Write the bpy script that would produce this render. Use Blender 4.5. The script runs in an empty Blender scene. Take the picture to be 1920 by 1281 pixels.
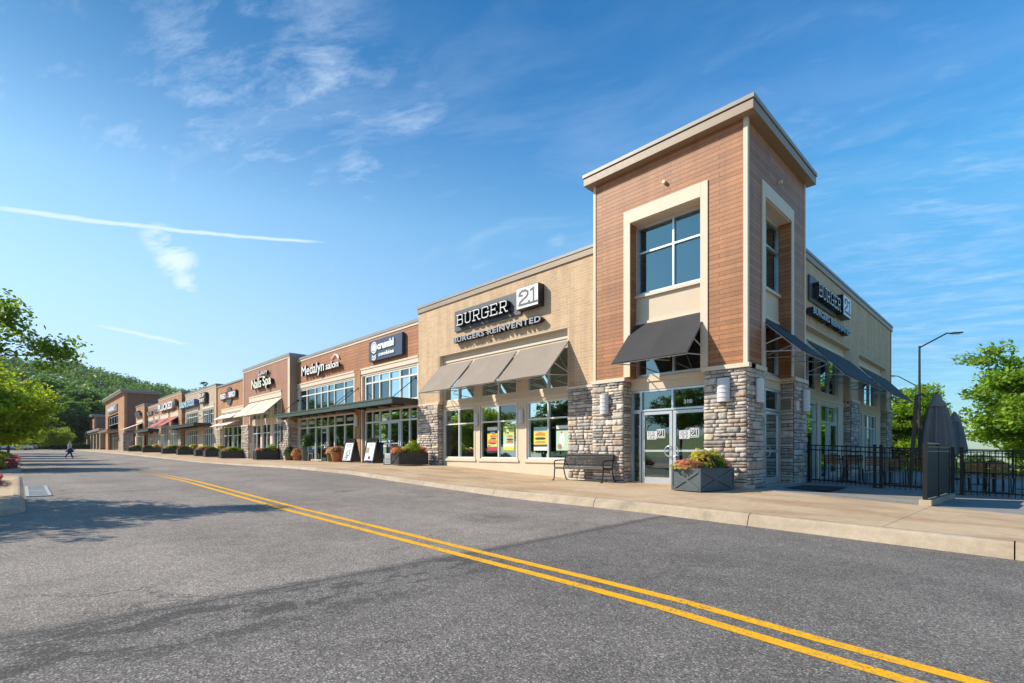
import bpy, bmesh, math, random
import numpy as np
from mathutils import Vector, Matrix
R_ = math.radians
rnd = random.Random(7)
sc = bpy.context.scene
col = sc.collection

# ------------------------------------------------------------------ camera
cam = bpy.data.objects.new('camera', bpy.data.cameras.new('camera'))
col.objects.link(cam)
cam.location = (0, 0, 1.2)
cam.rotation_euler = (R_(90), 0, R_(45.76))
cam.data.sensor_width = 36
cam.data.lens = 950 / 1920 * 36
cam.data.shift_y = 207.5 / 1920
cam.data.clip_end = 4000
cam.data.clip_start = 0.05
sc.camera = cam

# ------------------------------------------------------------------ exposure
sc.view_settings.view_transform = 'Standard'
sc.view_settings.look = 'None'
sc.view_settings.gamma = 1
sc.view_settings.exposure = 0.62
sc.cycles.max_bounces = 8
sc.cycles.transparent_max_bounces = 12

# ------------------------------------------------------------------ sun
SUN_EL = R_(37.5)
SUN_ROT = R_(227.7)
sun = bpy.data.objects.new('sun', bpy.data.lights.new('sun', 'SUN'))
col.objects.link(sun)
sun.data.energy = 4.3
sun.data.angle = R_(0.5)
sun.data.color = (1.0, 0.90, 0.76)
sd = Vector((math.sin(SUN_ROT) * math.cos(SUN_EL), math.cos(SUN_ROT) * math.cos(SUN_EL), math.sin(SUN_EL)))
sun.rotation_euler = (-sd).to_track_quat('-Z', 'Y').to_euler()

# ------------------------------------------------------------------ sky
w = bpy.data.worlds.new('World'); sc.world = w; w.use_nodes = True
nt = w.node_tree; nt.nodes.clear()
class G:
    """tiny node-graph helper"""
    def __init__(s, nt): s.nt = nt
    def n(s, t, **k):
        x = s.nt.nodes.new(t)
        for a, b in k.items(): setattr(x, a, b)
        return x
    def set(s, sock, v):
        if hasattr(v, 'is_linked') or isinstance(v, bpy.types.NodeSocket): s.nt.links.new(v, sock)
        else: sock.default_value = v
    def m(s, op, a, b=0.0, c=None, clamp=False):
        x = s.n('ShaderNodeMath', operation=op, use_clamp=clamp)
        s.set(x.inputs[0], a); s.set(x.inputs[1], b)
        if c is not None: s.set(x.inputs[2], c)
        return x.outputs[0]
    def v(s, op, a, b=(0, 0, 0), scale=None):
        x = s.n('ShaderNodeVectorMath', operation=op)
        s.set(x.inputs[0], a); s.set(x.inputs[1], b)
        if scale is not None: s.set(x.inputs['Scale'], scale)
        return x.outputs['Value'] if op in ('DOT_PRODUCT', 'LENGTH') else x.outputs[0]
    def mix(s, f, a, b, bt='MIX'):
        x = s.n('ShaderNodeMix', data_type='RGBA', blend_type=bt)
        s.set(x.inputs[0], f); s.set(x.inputs[6], a); s.set(x.inputs[7], b)
        return x.outputs[2]
    def comb(s, a, b, c):
        x = s.n('ShaderNodeCombineXYZ')
        for i, q in enumerate((a, b, c)): s.set(x.inputs[i], q)
        return x.outputs[0]
    def sep(s, a):
        x = s.n('ShaderNodeSeparateXYZ'); s.set(x.inputs[0], a); return x.outputs
    def noise(s, vec, scale, detail=4, rough=.55, dist=0.0):
        x = s.n('ShaderNodeTexNoise'); s.set(x.inputs['Vector'], vec)
        x.inputs['Scale'].default_value = scale; x.inputs['Detail'].default_value = detail
        x.inputs['Roughness'].default_value = rough; x.inputs['Distortion'].default_value = dist
        return x.outputs[0]
    def map(s, v, a, b, c=0.0, d=1.0, smooth=True):
        x = s.n('ShaderNodeMapRange', interpolation_type='SMOOTHSTEP' if smooth else 'LINEAR')
        s.set(x.inputs[0], v)
        for i, q in enumerate((a, b, c, d)): s.set(x.inputs[i + 1], q)
        return x.outputs[0]
g = G(nt)
sky = g.n('ShaderNodeTexSky', sky_type='NISHITA', sun_disc=False, sun_elevation=SUN_EL, sun_rotation=SUN_ROT)
sky.air_density = 1.0; sky.dust_density = 0.6; sky.ozone_density = 2.0
tc = g.n('ShaderNodeTexCoord').outputs['Generated']
dx, dy, dz = g.sep(tc)[:3]
SKY_SAT = g.n('ShaderNodeHueSaturation'); SKY_SAT.inputs['Saturation'].default_value = 1.12
SKY_SAT.inputs['Hue'].default_value = 0.492
g.set(SKY_SAT.inputs['Color'], sky.outputs[0])
cz = g.m('ADD', g.m('MAXIMUM', dz, 0.0), 0.10)
px_ = g.m('DIVIDE', dx, cz); py_ = g.m('DIVIDE', dy, cz)
def pdir(x, y):
    """world direction seen at a point of the picture (used once, to place a cloud in the sky)"""
    a = R_(135.76); F = Vector((math.cos(a), math.sin(a), 0)); Rt = Vector((math.sin(a), -math.cos(a), 0))
    return (F + Rt * ((x - 960) / 950.0) + Vector((0, 0, 1)) * ((848 - y) / 950.0)).normalized()
# streaky cirrus, laid out on a high plane
ang = R_(20)
u_ = g.m('ADD', g.m('MULTIPLY', px_, math.cos(ang)), g.m('MULTIPLY', py_, math.sin(ang)))
v_ = g.m('SUBTRACT', g.m('MULTIPLY', py_, math.cos(ang)), g.m('MULTIPLY', px_, math.sin(ang)))
warp = g.noise(g.comb(u_, v_, 0.0), 0.7, 3)
st1 = g.noise(g.comb(g.m('MULTIPLY', u_, 0.5), g.m('ADD', g.m('MULTIPLY', v_, 1.7), g.m('MULTIPLY', warp, 1.6)), 3.1), 1.5, 9, .66, .35)
big = g.noise(g.comb(u_, v_, 9.0), 0.38, 2)
cirr = g.m('MULTIPLY', g.map(st1, .40, .86), g.map(big, .40, .66))
veil = g.m('MULTIPLY', g.map(st1, .36, .76), 0.50)
hzf = g.map(dz, 0.75, 0.05)
cl = g.m('ADD', g.m('MULTIPLY', cirr, 0.30), g.m('MULTIPLY', veil, hzf))
# side of the sky nearer the sun is milky
sunside = g.map(g.v('DOT_PRODUCT', tc, (sd.x, sd.y, 0.0)), -0.55, 0.75)
milk = g.m('MULTIPLY', g.m('MULTIPLY', g.map(dz, 0.70, 0.0), 0.80), sunside)
cl = g.m('MAXIMUM', g.m('MULTIPLY', cl, g.m('ADD', g.m('MULTIPLY', sunside, .85), .3)), milk)
def blob(p, r, amp, s0=.36, s1=.82):
    d = g.v('LENGTH', g.v('SUBTRACT', tc, tuple(pdir(*p))))
    return g.m('MULTIPLY', g.m('MULTIPLY', g.map(d, r, r * .1), amp), g.map(st2, s0, s1))
st2 = g.noise(g.comb(g.m('MULTIPLY', u_, 1.2), g.m('ADD', g.m('MULTIPLY', v_, 2.9), warp), 5.0), 3.0, 9, .68, .25)
def trail(p, q, width, amp, fade=.06, soft=.30, curve=0.0):
    a, b = pdir(*p), pdir(*q)
    n = a.cross(b).normalized(); t = (b - a); L = t.length; t = t / L; mid = (a + b) / 2
    al = g.v('DOT_PRODUCT', g.v('SUBTRACT', tc, tuple(mid)), tuple(t))
    d = g.v('DOT_PRODUCT', tc, tuple(n))
    if curve: d = g.m('ADD', d, g.m('MULTIPLY', g.m('MULTIPLY', al, al), curve))
    d = g.m('ADD', d, g.m('MULTIPLY', g.m('SUBTRACT', st2, .5), width * 1.2))
    d = g.m('ABSOLUTE', d)
    wd = g.m('MULTIPLY', g.m('ADD', g.m('MULTIPLY', g.m('DIVIDE', al, -L), soft), 1.0), width)
    x = g.map(g.m('DIVIDE', d, wd), 1.0, 0.1)
    e = g.map(g.m('ABSOLUTE', al), L / 2, L / 2 - fade)
    return g.m('MULTIPLY', g.m('MULTIPLY', x, e), amp)
parts = [blob((465, 150), .26, .75), blob((560, 95), .2, .55), blob((610, 150), .16, .8), blob((760, 200), .10, .75), blob((680, 325), .07, .8),
         blob((600, 487), .05, .9), blob((300, 450), .05, .9, .3, .6), blob((330, 490), .055, 1.1, .25, .6), blob((348, 530), .035, 1.0, .2, .55), blob((1042, 440), .05, .5),
         blob((1800, 590), .25, .50), blob((1500, 240), .3, .25, .4, .8), blob((200, 300), .3, .45, .35, .75), blob((60, 180), .2, .4, .35, .75), blob((420, 480), .3, .4, .35, .75), blob((1750, 420), .25, .35, .4, .75), blob((300, 560), .35, .35, .3, .9), blob((760, 400), .36, .26, .2, .9), blob((520, 330), .35, .3, .2, .9), blob((1500, 120), .4, .10, .2, .9), blob((250, 120), .25, .35, .3, .9), blob((1650, 500), .16, .4), blob((1700, 230), .2, .25),
         trail((-160, 380), (660, 466), .0058, .95, .10, .75, .11), trail((95, 592), (420, 660), .0075, .95, .08, .2), trail((200, 610), (760, 640), .012, .4, .1, .2), trail((300, 610), (480, 640), .008, .3),
         trail((575, 605), (615, 655), .004, .5, .02), trail((1560, 634), (1760, 636), .004, .3), trail((265, 420), (365, 560), .022, .55, .05, -.5)]
for p in parts: cl = g.m('MAXIMUM', cl, p)
cl = g.m('MINIMUM', g.m('MULTIPLY', cl, .80), 0.9)
rampn = g.n('ShaderNodeValToRGB'); cr_ = rampn.color_ramp
for k, (p_, c_) in enumerate(((0.0, (.74, .98, 1.05)), (.157, (.60, 1.02, 1.24)), (.40, (.90, 1.76, 1.96)), (.52, (.52, 1.52, 2.0)), (.70, (.38, 1.22, 1.74)))):
    e_ = cr_.elements[k] if k < 2 else cr_.elements.new(p_)
    e_.position = p_; e_.color = (c_[0] / 2, c_[1] / 2, c_[2] / 2, 1)
g.set(rampn.inputs[0], dz)
skyt = g.v('SCALE', g.v('MULTIPLY', SKY_SAT.outputs[0], rampn.outputs[0]), scale=g.m('SUBTRACT', 2.0, g.m('MULTIPLY', g.m('MULTIPLY', g.map(dz, .15, .6), sunside), 1.15)))
skyc = g.mix(cl, skyt, (6.9, 8.1, 9.6, 1))
bg = g.n('ShaderNodeBackground'); bg.inputs[1].default_value = 0.085
g.set(bg.inputs[0], skyc)
out = g.n('ShaderNodeOutputWorld'); nt.links.new(bg.outputs[0], out.inputs[0])

# ------------------------------------------------------------------ material helpers
MATS = {}
def newmat(name):
    m = bpy.data.materials.new(name); m.use_nodes = True; MATS[name] = m
    nt = m.node_tree; b = nt.nodes['Principled BSDF']
    return m, G(nt), b
def c4(c): return (c[0], c[1], c[2], 1)
def mul(c, k): return (min(1, c[0] * k), min(1, c[1] * k), min(1, c[2] * k))
def simple(name, c, rough=.6, var=.12, nscale=3.0, bump=0.0, bscale=60.0, metal=0.0, spec=.5, coat=0.0):
    m, g, b = newmat(name)
    P = g.n('ShaderNodeNewGeometry').outputs['Position']
    n1 = g.noise(P, nscale, 6, .6)
    n2 = g.noise(P, nscale * 7.3, 4, .6)
    f = g.m('ADD', g.m('MULTIPLY', n1, .65), g.m('MULTIPLY', n2, .35))
    f = g.map(f, .3, .7)
    g.set(b.inputs['Base Color'], g.mix(f, c4(mul(c, 1 - var)), c4(mul(c, 1 + var))))
    g.set(b.inputs['Roughness'], g.m('ADD', g.m('MULTIPLY', g.m('SUBTRACT', n2, .5), .2), rough, clamp=True))
    b.inputs['Metallic'].default_value = metal
    b.inputs['Specular IOR Level'].default_value = spec
    b.inputs['Coat Weight'].default_value = coat
    if bump:
        bp = g.n('ShaderNodeBump'); bp.inputs['Strength'].default_value = bump; bp.inputs['Distance'].default_value = .01
        g.set(bp.inputs['Height'], g.noise(P, bscale, 4, .6)); g.set(b.inputs['Normal'], bp.outputs[0])
    return m
def walluv(g):
    P = g.n('ShaderNodeNewGeometry').outputs['Position']
    x, y, z = g.sep(P)[:3]
    return P, g.m('ADD', x, y), z
def brick(name, c1, c2, mortar, bw=.21, bh=.075, mw=.009, var=.25, rough=.85, off=.5, bump=.6, blot=.18, vert=False):
    m, g, b = newmat(name)
    P, u, z = walluv(g)
    t = g.n('ShaderNodeTexBrick'); t.offset = off
    g.set(t.inputs['Vector'], g.comb(z, u, 0.0) if vert else g.comb(u, z, 0.0))
    t.inputs['Scale'].default_value = 1; t.inputs['Brick Width'].default_value = bw; t.inputs['Row Height'].default_value = bh
    t.inputs['Mortar Size'].default_value = mw; t.inputs['Mortar Smooth'].default_value = .2; t.inputs['Bias'].default_value = 0
    t.inputs['Color1'].default_value = c4(c1); t.inputs['Color2'].default_value = c4(c2); t.inputs['Mortar'].default_value = c4(mortar)
    n = g.noise(P, .9, 5, .6); n2 = g.noise(P, 12, 5, .7)
    f = g.map(g.m('ADD', g.m('MULTIPLY', n, .5), g.m('MULTIPLY', n2, .5)), .3, .7, 1 - blot, 1 + blot)
    f = g.m('MULTIPLY', f, g.map(g.noise(g.comb(g.m('MULTIPLY', u, 3.0), 0.0, g.m('MULTIPLY', z, .22)), 1.0, 6, .7), .36, .60, .87, 1.03))
    g.set(b.inputs['Base Color'], g.v('SCALE', t.outputs[0], scale=f))
    b.inputs['Roughness'].default_value = rough
    bp = g.n('ShaderNodeBump'); bp.inputs['Strength'].default_value = bump; bp.inputs['Distance'].default_value = .008
    g.set(bp.inputs['Height'], g.m('ADD', g.m('MULTIPLY', t.outputs[1], -1.0), g.m('MULTIPLY', n2, .5)))
    g.set(b.inputs['Normal'], bp.outputs[0])
    return m
# ------------------------------------------------------------------ materials
brick('tan_brick', (.58, .40, .24), (.51, .345, .205), (.60, .48, .35), bw=.30, bh=.10, blot=.09, bump=.3)
brick('buff_brick', (.56, .41, .27), (.50, .36, .23), (.50, .40, .30))
brick('orange_brick', (.50, .225, .095), (.41, .175, .075), (.36, .25, .17), blot=.22)
brick('red_brick', (.42, .18, .10), (.34, .14, .08), (.32, .22, .16), blot=.22)
brick('brown_brick', (.25, .12, .075), (.21, .10, .065), (.2, .14, .1))
brick('wood_siding', (.43, .180, .070), (.30, .120, .046), (.12, .050, .022), bw=3.7, bh=.118, mw=.006, rough=.55, off=.37, bump=.45, blot=.16)
brick('salon_siding', (.42, .175, .075), (.35, .14, .06), (.17, .075, .035), bw=4.2, bh=.17, mw=.008, rough=.6, off=.4, bump=.8, blot=.1)
brick('vertical_siding', (.40, .19, .12), (.35, .165, .105), (.20, .09, .06), bw=6, bh=.20, mw=.01, rough=.6, off=.0, bump=.8, blot=.08, vert=True)
brick('far_stone', (.52, .45, .36), (.26, .22, .185), (.08, .07, .06), bw=.42, bh=.16, mw=.014, rough=.9, off=.37, bump=1.0, blot=.35)
brick('tan_block', (.36, .29, .2), (.33, .265, .185), (.25, .2, .15), bw=.6, bh=.3, mw=.012)
simple('cream_stucco', (.64, .53, .40), .85, .05, 1.2, .25, 90)
simple('cream_trim', (.66, .56, .43), .6, .04, 2.0)
simple('light_trim', (.72, .64, .54), .6, .04, 2.0)
simple('taupe_cornice', (.30, .225, .16), .5, .06, 1.5)
simple('taupe_dark', (.20, .155, .125), .5, .06, 1.5)
simple('grey_coping', (.28, .26, .24), .45, .08, 1.5)
simple('black_metal', (.010, .010, .012), .5, .2, 4, spec=.3)
simple('dark_panel', (.014, .0135, .016), .6, .15, 4, spec=.3)
simple('bronze_metal', (.03, .024, .020), .4, .2, 4)
simple('aluminium', (.56, .60, .64), .35, .05, 4, metal=.55)
simple('white_frame', (.72, .70, .66), .45, .05, 4)
simple('taupe_awning', (.265, .22, .18), .85, .05, 2.2, .35, 300)
simple('black_awning', (.030, .030, .033), .75, .12, 2.2, .35, 300)
simple('cream_awning', (.74, .62, .42), .85, .05, 2.2)
simple('white_awning', (.74, .68, .58), .85, .05, 2.2)
simple('maroon_awning', (.40, .075, .075), .85, .08, 2.2)
simple('green_metal', (.055, .083, .070), .45, .12, 3)
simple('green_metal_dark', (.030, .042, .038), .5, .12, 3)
simple('canopy_soffit', (.36, .31, .24), .7, .08, 3)
simple('sign_black', (.018, .019, .022), .4, .15, 5)
simple('sign_grey', (.075, .085, .10), .5, .1, 5)
simple('sign_white', (.82, .82, .84), .4, .03, 5)
simple('letter_silver', (.30, .33, .37), .35, .1, 9)
simple('navy_sign', (.022, .055, .11), .5, .1, 5)
simple('blue_letter', (.10, .11, .42), .4, .1, 5)
simple('white_letter', (.8, .8, .8), .4, .03, 5)
simple('cream_letter', (.80, .82, .68), .4, .03, 5)
simple('red_paint', (.55, .04, .05), .45, .1, 5)
simple('planter_grey', (.075, .095, .108), .5, .18, 3, .2, 60)
simple('planter_dark', (.036, .038, .042), .5, .15, 3)
simple('soil', (.03, .02, .014), .95, .3, 10)
simple('terracotta', (.42, .15, .05), .7, .15, 4)
simple('olive_pot', (.10, .09, .03), .5, .2, 4)
simple('teak', (.30, .12, .045), .5, .22, 9)
simple('umbrella_cloth', (.20, .195, .195), .85, .10, 3, .3, 200)
simple('bark', (.10, .075, .055), .95, .35, 9, 1.0, 40)
simple('bark_pale', (.26, .23, .19), .9, .25, 9, 1.0, 40)
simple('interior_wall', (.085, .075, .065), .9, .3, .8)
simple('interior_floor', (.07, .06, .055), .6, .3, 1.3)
simple('rubber', (.02, .02, .022), .9, .2, 8)
simple('skin', (.55, .33, .24), .55, .05, 8)
simple('hair_blonde', (.42, .29, .13), .6, .2, 20)
simple('cloth_white', (.62, .56, .50), .85, .06, 8)
simple('cloth_navy', (.022, .035, .12), .85, .2, 8)
simple('cloth_black', (.012, .012, .014), .8, .2, 8)
simple('blind', (.34, .55, .53), .7, .12, 2)
simple('car_silver', (.45, .47, .50), .25, .03, 3, metal=.5, coat=.6)
simple('car_white', (.75, .75, .76), .25, .03, 3, coat=.6)
simple('car_glass', (.015, .02, .025), .05, .02, 3)
simple('steel_grate', (.42, .43, .42), .5, .15, 20, metal=.3)
simple('kerb_pink', (.33, .085, .11), .85, .25, 5)
simple('mulch', (.12, .05, .04), .95, .4, 12, 1.0, 50)
simple('poster_yellow', (.75, .62, .06), .5, .06, 4)
simple('poster_lime', (.50, .62, .20), .5, .08, 4)
simple('poster_mint', (.42, .62, .48), .5, .06, 4)
simple('poster_red', (.55, .03, .07), .5, .08, 4)
simple('bun', (.55, .23, .06), .6, .25, 14)
simple('patty', (.06, .03, .02), .7, .3, 14)
simple('pale_print', (.72, .74, .70), .5, .05, 4)
simple('brown_print', (.36, .22, .14), .5, .2, 9)
simple('lamp_warm', (.7, .5, .25), .5, .1, 9)
simple('hill_soil', (.035, .055, .020), .95, .4, .05)

def stone_mat():
    m, g, b = newmat('ledge_stone')
    a = g.n('ShaderNodeAttribute'); a.attribute_name = 'Col'
    P = g.n('ShaderNodeNewGeometry').outputs['Position']
    n = g.noise(P, 9, 8, .7); n2 = g.noise(P, 45, 5, .7)
    f = g.map(g.m('ADD', g.m('MULTIPLY', n, .6), g.m('MULTIPLY', n2, .4)), .3, .72, .78, 1.42)
    g.set(b.inputs['Base Color'], g.v('SCALE', a.outputs[0], scale=f)); b.inputs['Roughness'].default_value = .92
    bp = g.n('ShaderNodeBump'); bp.inputs['Strength'].default_value = .9; bp.inputs['Distance'].default_value = .02
    g.set(bp.inputs['Height'], g.m('ADD', n, g.m('MULTIPLY', n2, .4))); g.set(b.inputs['Normal'], bp.outputs[0])
stone_mat()
def leaf_mat(name, trans=.45):
    m, g, b = newmat(name)
    a = g.n('ShaderNodeAttribute'); a.attribute_name = 'Col'
    b.inputs['Roughness'].default_value = .5; b.inputs['Specular IOR Level'].default_value = .35
    g.set(b.inputs['Base Color'], a.outputs[0])
    t = g.n('ShaderNodeBsdfTranslucent'); g.set(t.inputs[0], g.v('MULTIPLY', a.outputs[0], (1.25, 1.25, .5)))
    x = g.n('ShaderNodeMixShader'); x.inputs[0].default_value = trans
    g.nt.links.new(b.outputs[0], x.inputs[1]); g.nt.links.new(t.outputs[0], x.inputs[2])
    g.nt.links.new(x.outputs[0], g.nt.nodes['Material Output'].inputs[0])
leaf_mat('leaf', .52); leaf_mat('far_leaf', .4)
def glass_mat(name, tint, refl, trans=(.45, .5, .48)):
    m, g, b = newmat(name)
    gl = g.n('ShaderNodeBsdfGlossy'); gl.inputs[0].default_value = c4(tint); gl.inputs['Roughness'].default_value = .012
    P = g.n('ShaderNodeNewGeometry').outputs['Position']
    bp = g.n('ShaderNodeBump'); bp.inputs['Strength'].default_value = .25; bp.inputs['Distance'].default_value = .01
    g.set(bp.inputs['Height'], g.noise(P, 1.3, 2)); g.set(gl.inputs['Normal'], bp.outputs[0])
    t = g.n('ShaderNodeBsdfTransparent'); t.inputs[0].default_value = c4(trans)
    fr = g.n('ShaderNodeLayerWeight'); fr.inputs[0].default_value = .35
    f = g.m('ADD', g.m('MULTIPLY', fr.outputs['Fresnel'], 1 - refl), refl, clamp=True)
    x = g.n('ShaderNodeMixShader'); g.set(x.inputs[0], f)
    g.nt.links.new(t.outputs[0], x.inputs[1]); g.nt.links.new(gl.outputs[0], x.inputs[2])
    g.nt.links.new(x.outputs[0], g.nt.nodes['Material Output'].inputs[0])
glass_mat('glass', (.50, .68, .70), .30)
glass_mat('glass_upper', (.30, .44, .48), .50)
glass_mat('glass_clear', (.55, .70, .74), .22, (.50, .56, .55))
def interior_lamp_lens():
    m, g, b = newmat('frosted_lamp')
    b.inputs['Base Color'].default_value = (.58, .59, .63, 1); b.inputs['Roughness'].default_value = .35
interior_lamp_lens()

def asphalt():
    m, g, b = newmat('asphalt')
    P = g.n('ShaderNodeNewGeometry').outputs['Position']; x, y, z = g.sep(P)[:3]
    vo = g.n('ShaderNodeTexVoronoi'); g.set(vo.inputs['Vector'], P); vo.inputs['Scale'].default_value = 105
    cr = g.sep(vo.outputs['Color'])[0]
    fine = g.noise(P, 130, 4, .8)
    mid = g.noise(P, 3.2, 6, .65); big = g.noise(P, .35, 5, .6)
    near = g.map(g.m('ADD', x, g.m('MULTIPLY', g.noise(P, 2.5, 5), .25)), -4.68, -4.50)
    # older paler course further along the street, darker coarse course here
    ca = g.mix(near, (.235, .205, .178, 1), (.155, .141, .127, 1))
    k = g.m('ADD', g.m('MULTIPLY', g.map(big, .3, .7), .28), g.m('MULTIPLY', g.map(mid, .3, .7), .22))
    ca = g.v('SCALE', ca, scale=g.m('ADD', k, .78))
    st = g.m('ADD', g.map(cr, .05, .95, .5, 1.45, False), g.map(cr, .86, .97, 0, .9))
    amp = g.mix(near, (.85,) * 3 + (1,), (1.1,) * 3 + (1,))
    st = g.m('ADD', g.m('MULTIPLY', g.m('SUBTRACT', st, 1.0), g.sep(amp)[0]), 1.0)
    fi = g.map(fine, .36, .64, .66, 1.34, False)
    ca = g.v('SCALE', g.v('SCALE', ca, scale=st), scale=fi)
    # the sealed joint between the courses, with ragged dark patches beside it
    wob = g.m('MULTIPLY', g.m('SUBTRACT', g.noise(P, 1.2, 6, .7), .5), .30)
    dj = g.m('ABSOLUTE', g.m('ADD', g.m('ADD', x, 4.6), g.m('MULTIPLY', wob, .35)))
    j = g.m('MAXIMUM', g.m('MULTIPLY', g.map(dj, .028, .0), .75), g.m('MULTIPLY', g.map(dj, .16, .02), .28))
    pn = g.noise(g.v('MULTIPLY', P, (1.3, .7, 1.0)), 2.6, 9, .74, .3)
    pp = g.m('MULTIPLY', g.map(pn, .50, .545), g.m('MULTIPLY', g.map(x, -4.8, -4.5), g.map(g.m('SUBTRACT', x, g.m('MULTIPLY', g.map(y, 4.0, .5), .35)), -3.35, -4.35)))
    pp = g.m('MULTIPLY', g.m('MULTIPLY', pp, g.map(y, 4.1, 3.4)), .60)
    # transverse hairline cracks
    c1 = g.m('ABSOLUTE', g.m('ADD', g.m('ADD', x, 15.6), g.m('MULTIPLY', wob, .8)))
    j2 = g.m('MULTIPLY', g.map(c1, .09, .0), g.m('MULTIPLY', g.map(y, 3.0, 2.2), .6))
    # oil spots where cars stop
    def spot(a, bb, r, amp):
        d = g.v('LENGTH', g.v('SUBTRACT', P, (a, bb, 0.05)))
        return g.m('MULTIPLY', g.m('MULTIPLY', g.map(g.m('ADD', d, g.m('MULTIPLY', wob, 2.2)), r, r * .25), amp), g.map(mid, .35, .6))
    # tyre-polished lanes, and a few wandering hairline cracks
    for yl in (1.1, 2.75, 5.1, 6.9): ca = g.v('SCALE', ca, scale=g.map(g.m('ABSOLUTE', g.m('SUBTRACT', g.m('ADD', y, g.m('MULTIPLY', big, .5)), yl + .25)), .5, .0, 1.0, 1.07))
    ve = g.n('ShaderNodeTexVoronoi', feature='DISTANCE_TO_EDGE'); ve.inputs['Scale'].default_value = .42
    wv = g.n('ShaderNodeTexNoise'); g.set(wv.inputs['Vector'], P); wv.inputs['Scale'].default_value = 1.6; wv.inputs['Detail'].default_value = 8; wv.inputs['Roughness'].default_value = .7
    g.set(ve.inputs['Vector'], g.v('ADD', P, g.v('SCALE', wv.outputs['Color'], scale=.9)))
    ck = g.m('MULTIPLY', g.map(ve.outputs['Distance'], .006, .001), g.m('MULTIPLY', g.map(g.noise(P, .45, 3), .52, .60), .7))
    d = g.m('MAXIMUM', g.m('MAXIMUM', j, pp), g.m('MAXIMUM', j2, ck))
    for q in ((-6.6, 5.9, .9, .45), (-12.4, 6.0, .45, .5), (-14.8, 6.8, .4, .5), (-22.5, 7.0, .9, .4), (-10.0, 7.0, .4, .35), (-2.6, 5.6, .7, .25), (-20, 2.2, 1.6, .2)):
        d = g.m('MAXIMUM', d, spot(*q))
    g.set(b.inputs['Base Color'], g.mix(d, ca, (.022, .022, .023, 1)))
    b.inputs['Roughness'].default_value = .85; b.inputs['Specular IOR Level'].default_value = .35
    bp = g.n('ShaderNodeBump'); bp.inputs['Strength'].default_value = .8; bp.inputs['Distance'].default_value = .006
    g.set(bp.inputs['Height'], g.m('ADD', cr, g.m('MULTIPLY', fine, .8))); g.set(b.inputs['Normal'], bp.outputs[0])
asphalt()
def yellow():
    m, g, b = newmat('yellow_paint')
    P = g.n('ShaderNodeNewGeometry').outputs['Position']
    vo = g.n('ShaderNodeTexVoronoi'); g.set(vo.inputs['Vector'], P); vo.inputs['Scale'].default_value = 80
    cr = g.sep(vo.outputs['Color'])[0]; n = g.noise(P, 14, 6, .75); n2 = g.noise(P, 2.2, 4)
    wear = g.m('MULTIPLY', g.map(g.m('ADD', g.m('MULTIPLY', n, .65), g.m('MULTIPLY', cr, .35)), .50, .66), g.map(n2, .35, .7, .35, .95))
    base = g.v('SCALE', (.88, .44, .006), scale=g.map(cr, 0, 1, .82, 1.12, False))
    wear = g.m('MAXIMUM', wear, g.map(g.m('ADD', g.sep(P)[0], g.m('MULTIPLY', n, 5.0)), -15.5, -25.0))
    g.set(b.inputs['Base Color'], g.mix(wear, base, (.16, .135, .11, 1))); b.inputs['Roughness'].default_value = .75; b.inputs['Specular IOR Level'].default_value = .2
    bp = g.n('ShaderNodeBump'); bp.inputs['Strength'].default_value = .5; bp.inputs['Distance'].default_value = .004
    g.set(bp.inputs['Height'], cr); g.set(b.inputs['Normal'], bp.outputs[0])
yellow()
def concrete(name, c, stain, jx=(), jy=(), period=None, dark=.35):
    m, g, b = newmat(name)
    P = g.n('ShaderNodeNewGeometry').outputs['Position']; x, y, z = g.sep(P)[:3]
    n = g.noise(g.v('MULTIPLY', P, (.55, 1.0, 1.0)), .9, 7, .62); n2 = g.noise(P, 6, 6, .7); n3 = g.noise(P, 70, 4, .7)
    ca = g.mix(g.map(n, .38, .68), c4(c), c4(stain))
    k = g.m('ADD', g.m('ADD', g.m('MULTIPLY', g.map(n2, .3, .7), .2), g.m('MULTIPLY', g.map(n3, .3, .7), .16)), .82)
    ca = g.v('SCALE', ca, scale=k)
    d = g.m('MULTIPLY', 0.0, 0.0)
    if period:
        px, py, ox, oy = period
        ax = g.m('ABSOLUTE', g.m('SUBTRACT', g.m('FRACT', g.m('DIVIDE', g.m('ADD', x, ox), px)), .5))
        ay = g.m('ABSOLUTE', g.m('SUBTRACT', g.m('FRACT', g.m('DIVIDE', g.m('ADD', y, oy), py)), .5))
        d = g.m('MAXIMUM', g.map(ax, .5 - .009 / px, .5 - .004 / px), g.map(ay, .5 - .009 / py, .5 - .004 / py))
    sp = g.m('MULTIPLY', g.map(g.noise(P, 1.7, 6, .7), .60, .72), .45)
    ca = g.mix(sp, ca, c4(mul(stain, .55)))
    g.set(b.inputs['Base Color'], g.mix(g.m('MULTIPLY', d, 1 - dark), ca, (.06, .05, .04, 1)))
    b.inputs['Roughness'].default_value = .88
    bp = g.n('ShaderNodeBump'); bp.inputs['Strength'].default_value = .4; bp.inputs['Distance'].default_value = .006
    g.set(bp.inputs['Height'], g.m('SUBTRACT', n3, g.m('MULTIPLY', d, 1.5))); g.set(b.inputs['Normal'], bp.outputs[0])
concrete('walk_concrete', (.50, .37, .235), (.37, .24, .135), period=(3.05, 4.4, 1.45, .5), dark=.35)
concrete('patio_concrete', (.27, .26, .24), (.22, .205, .185), period=(3, 3, 0, 0))
concrete('kerb_concrete', (.44, .355, .26), (.34, .26, .18))
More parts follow.
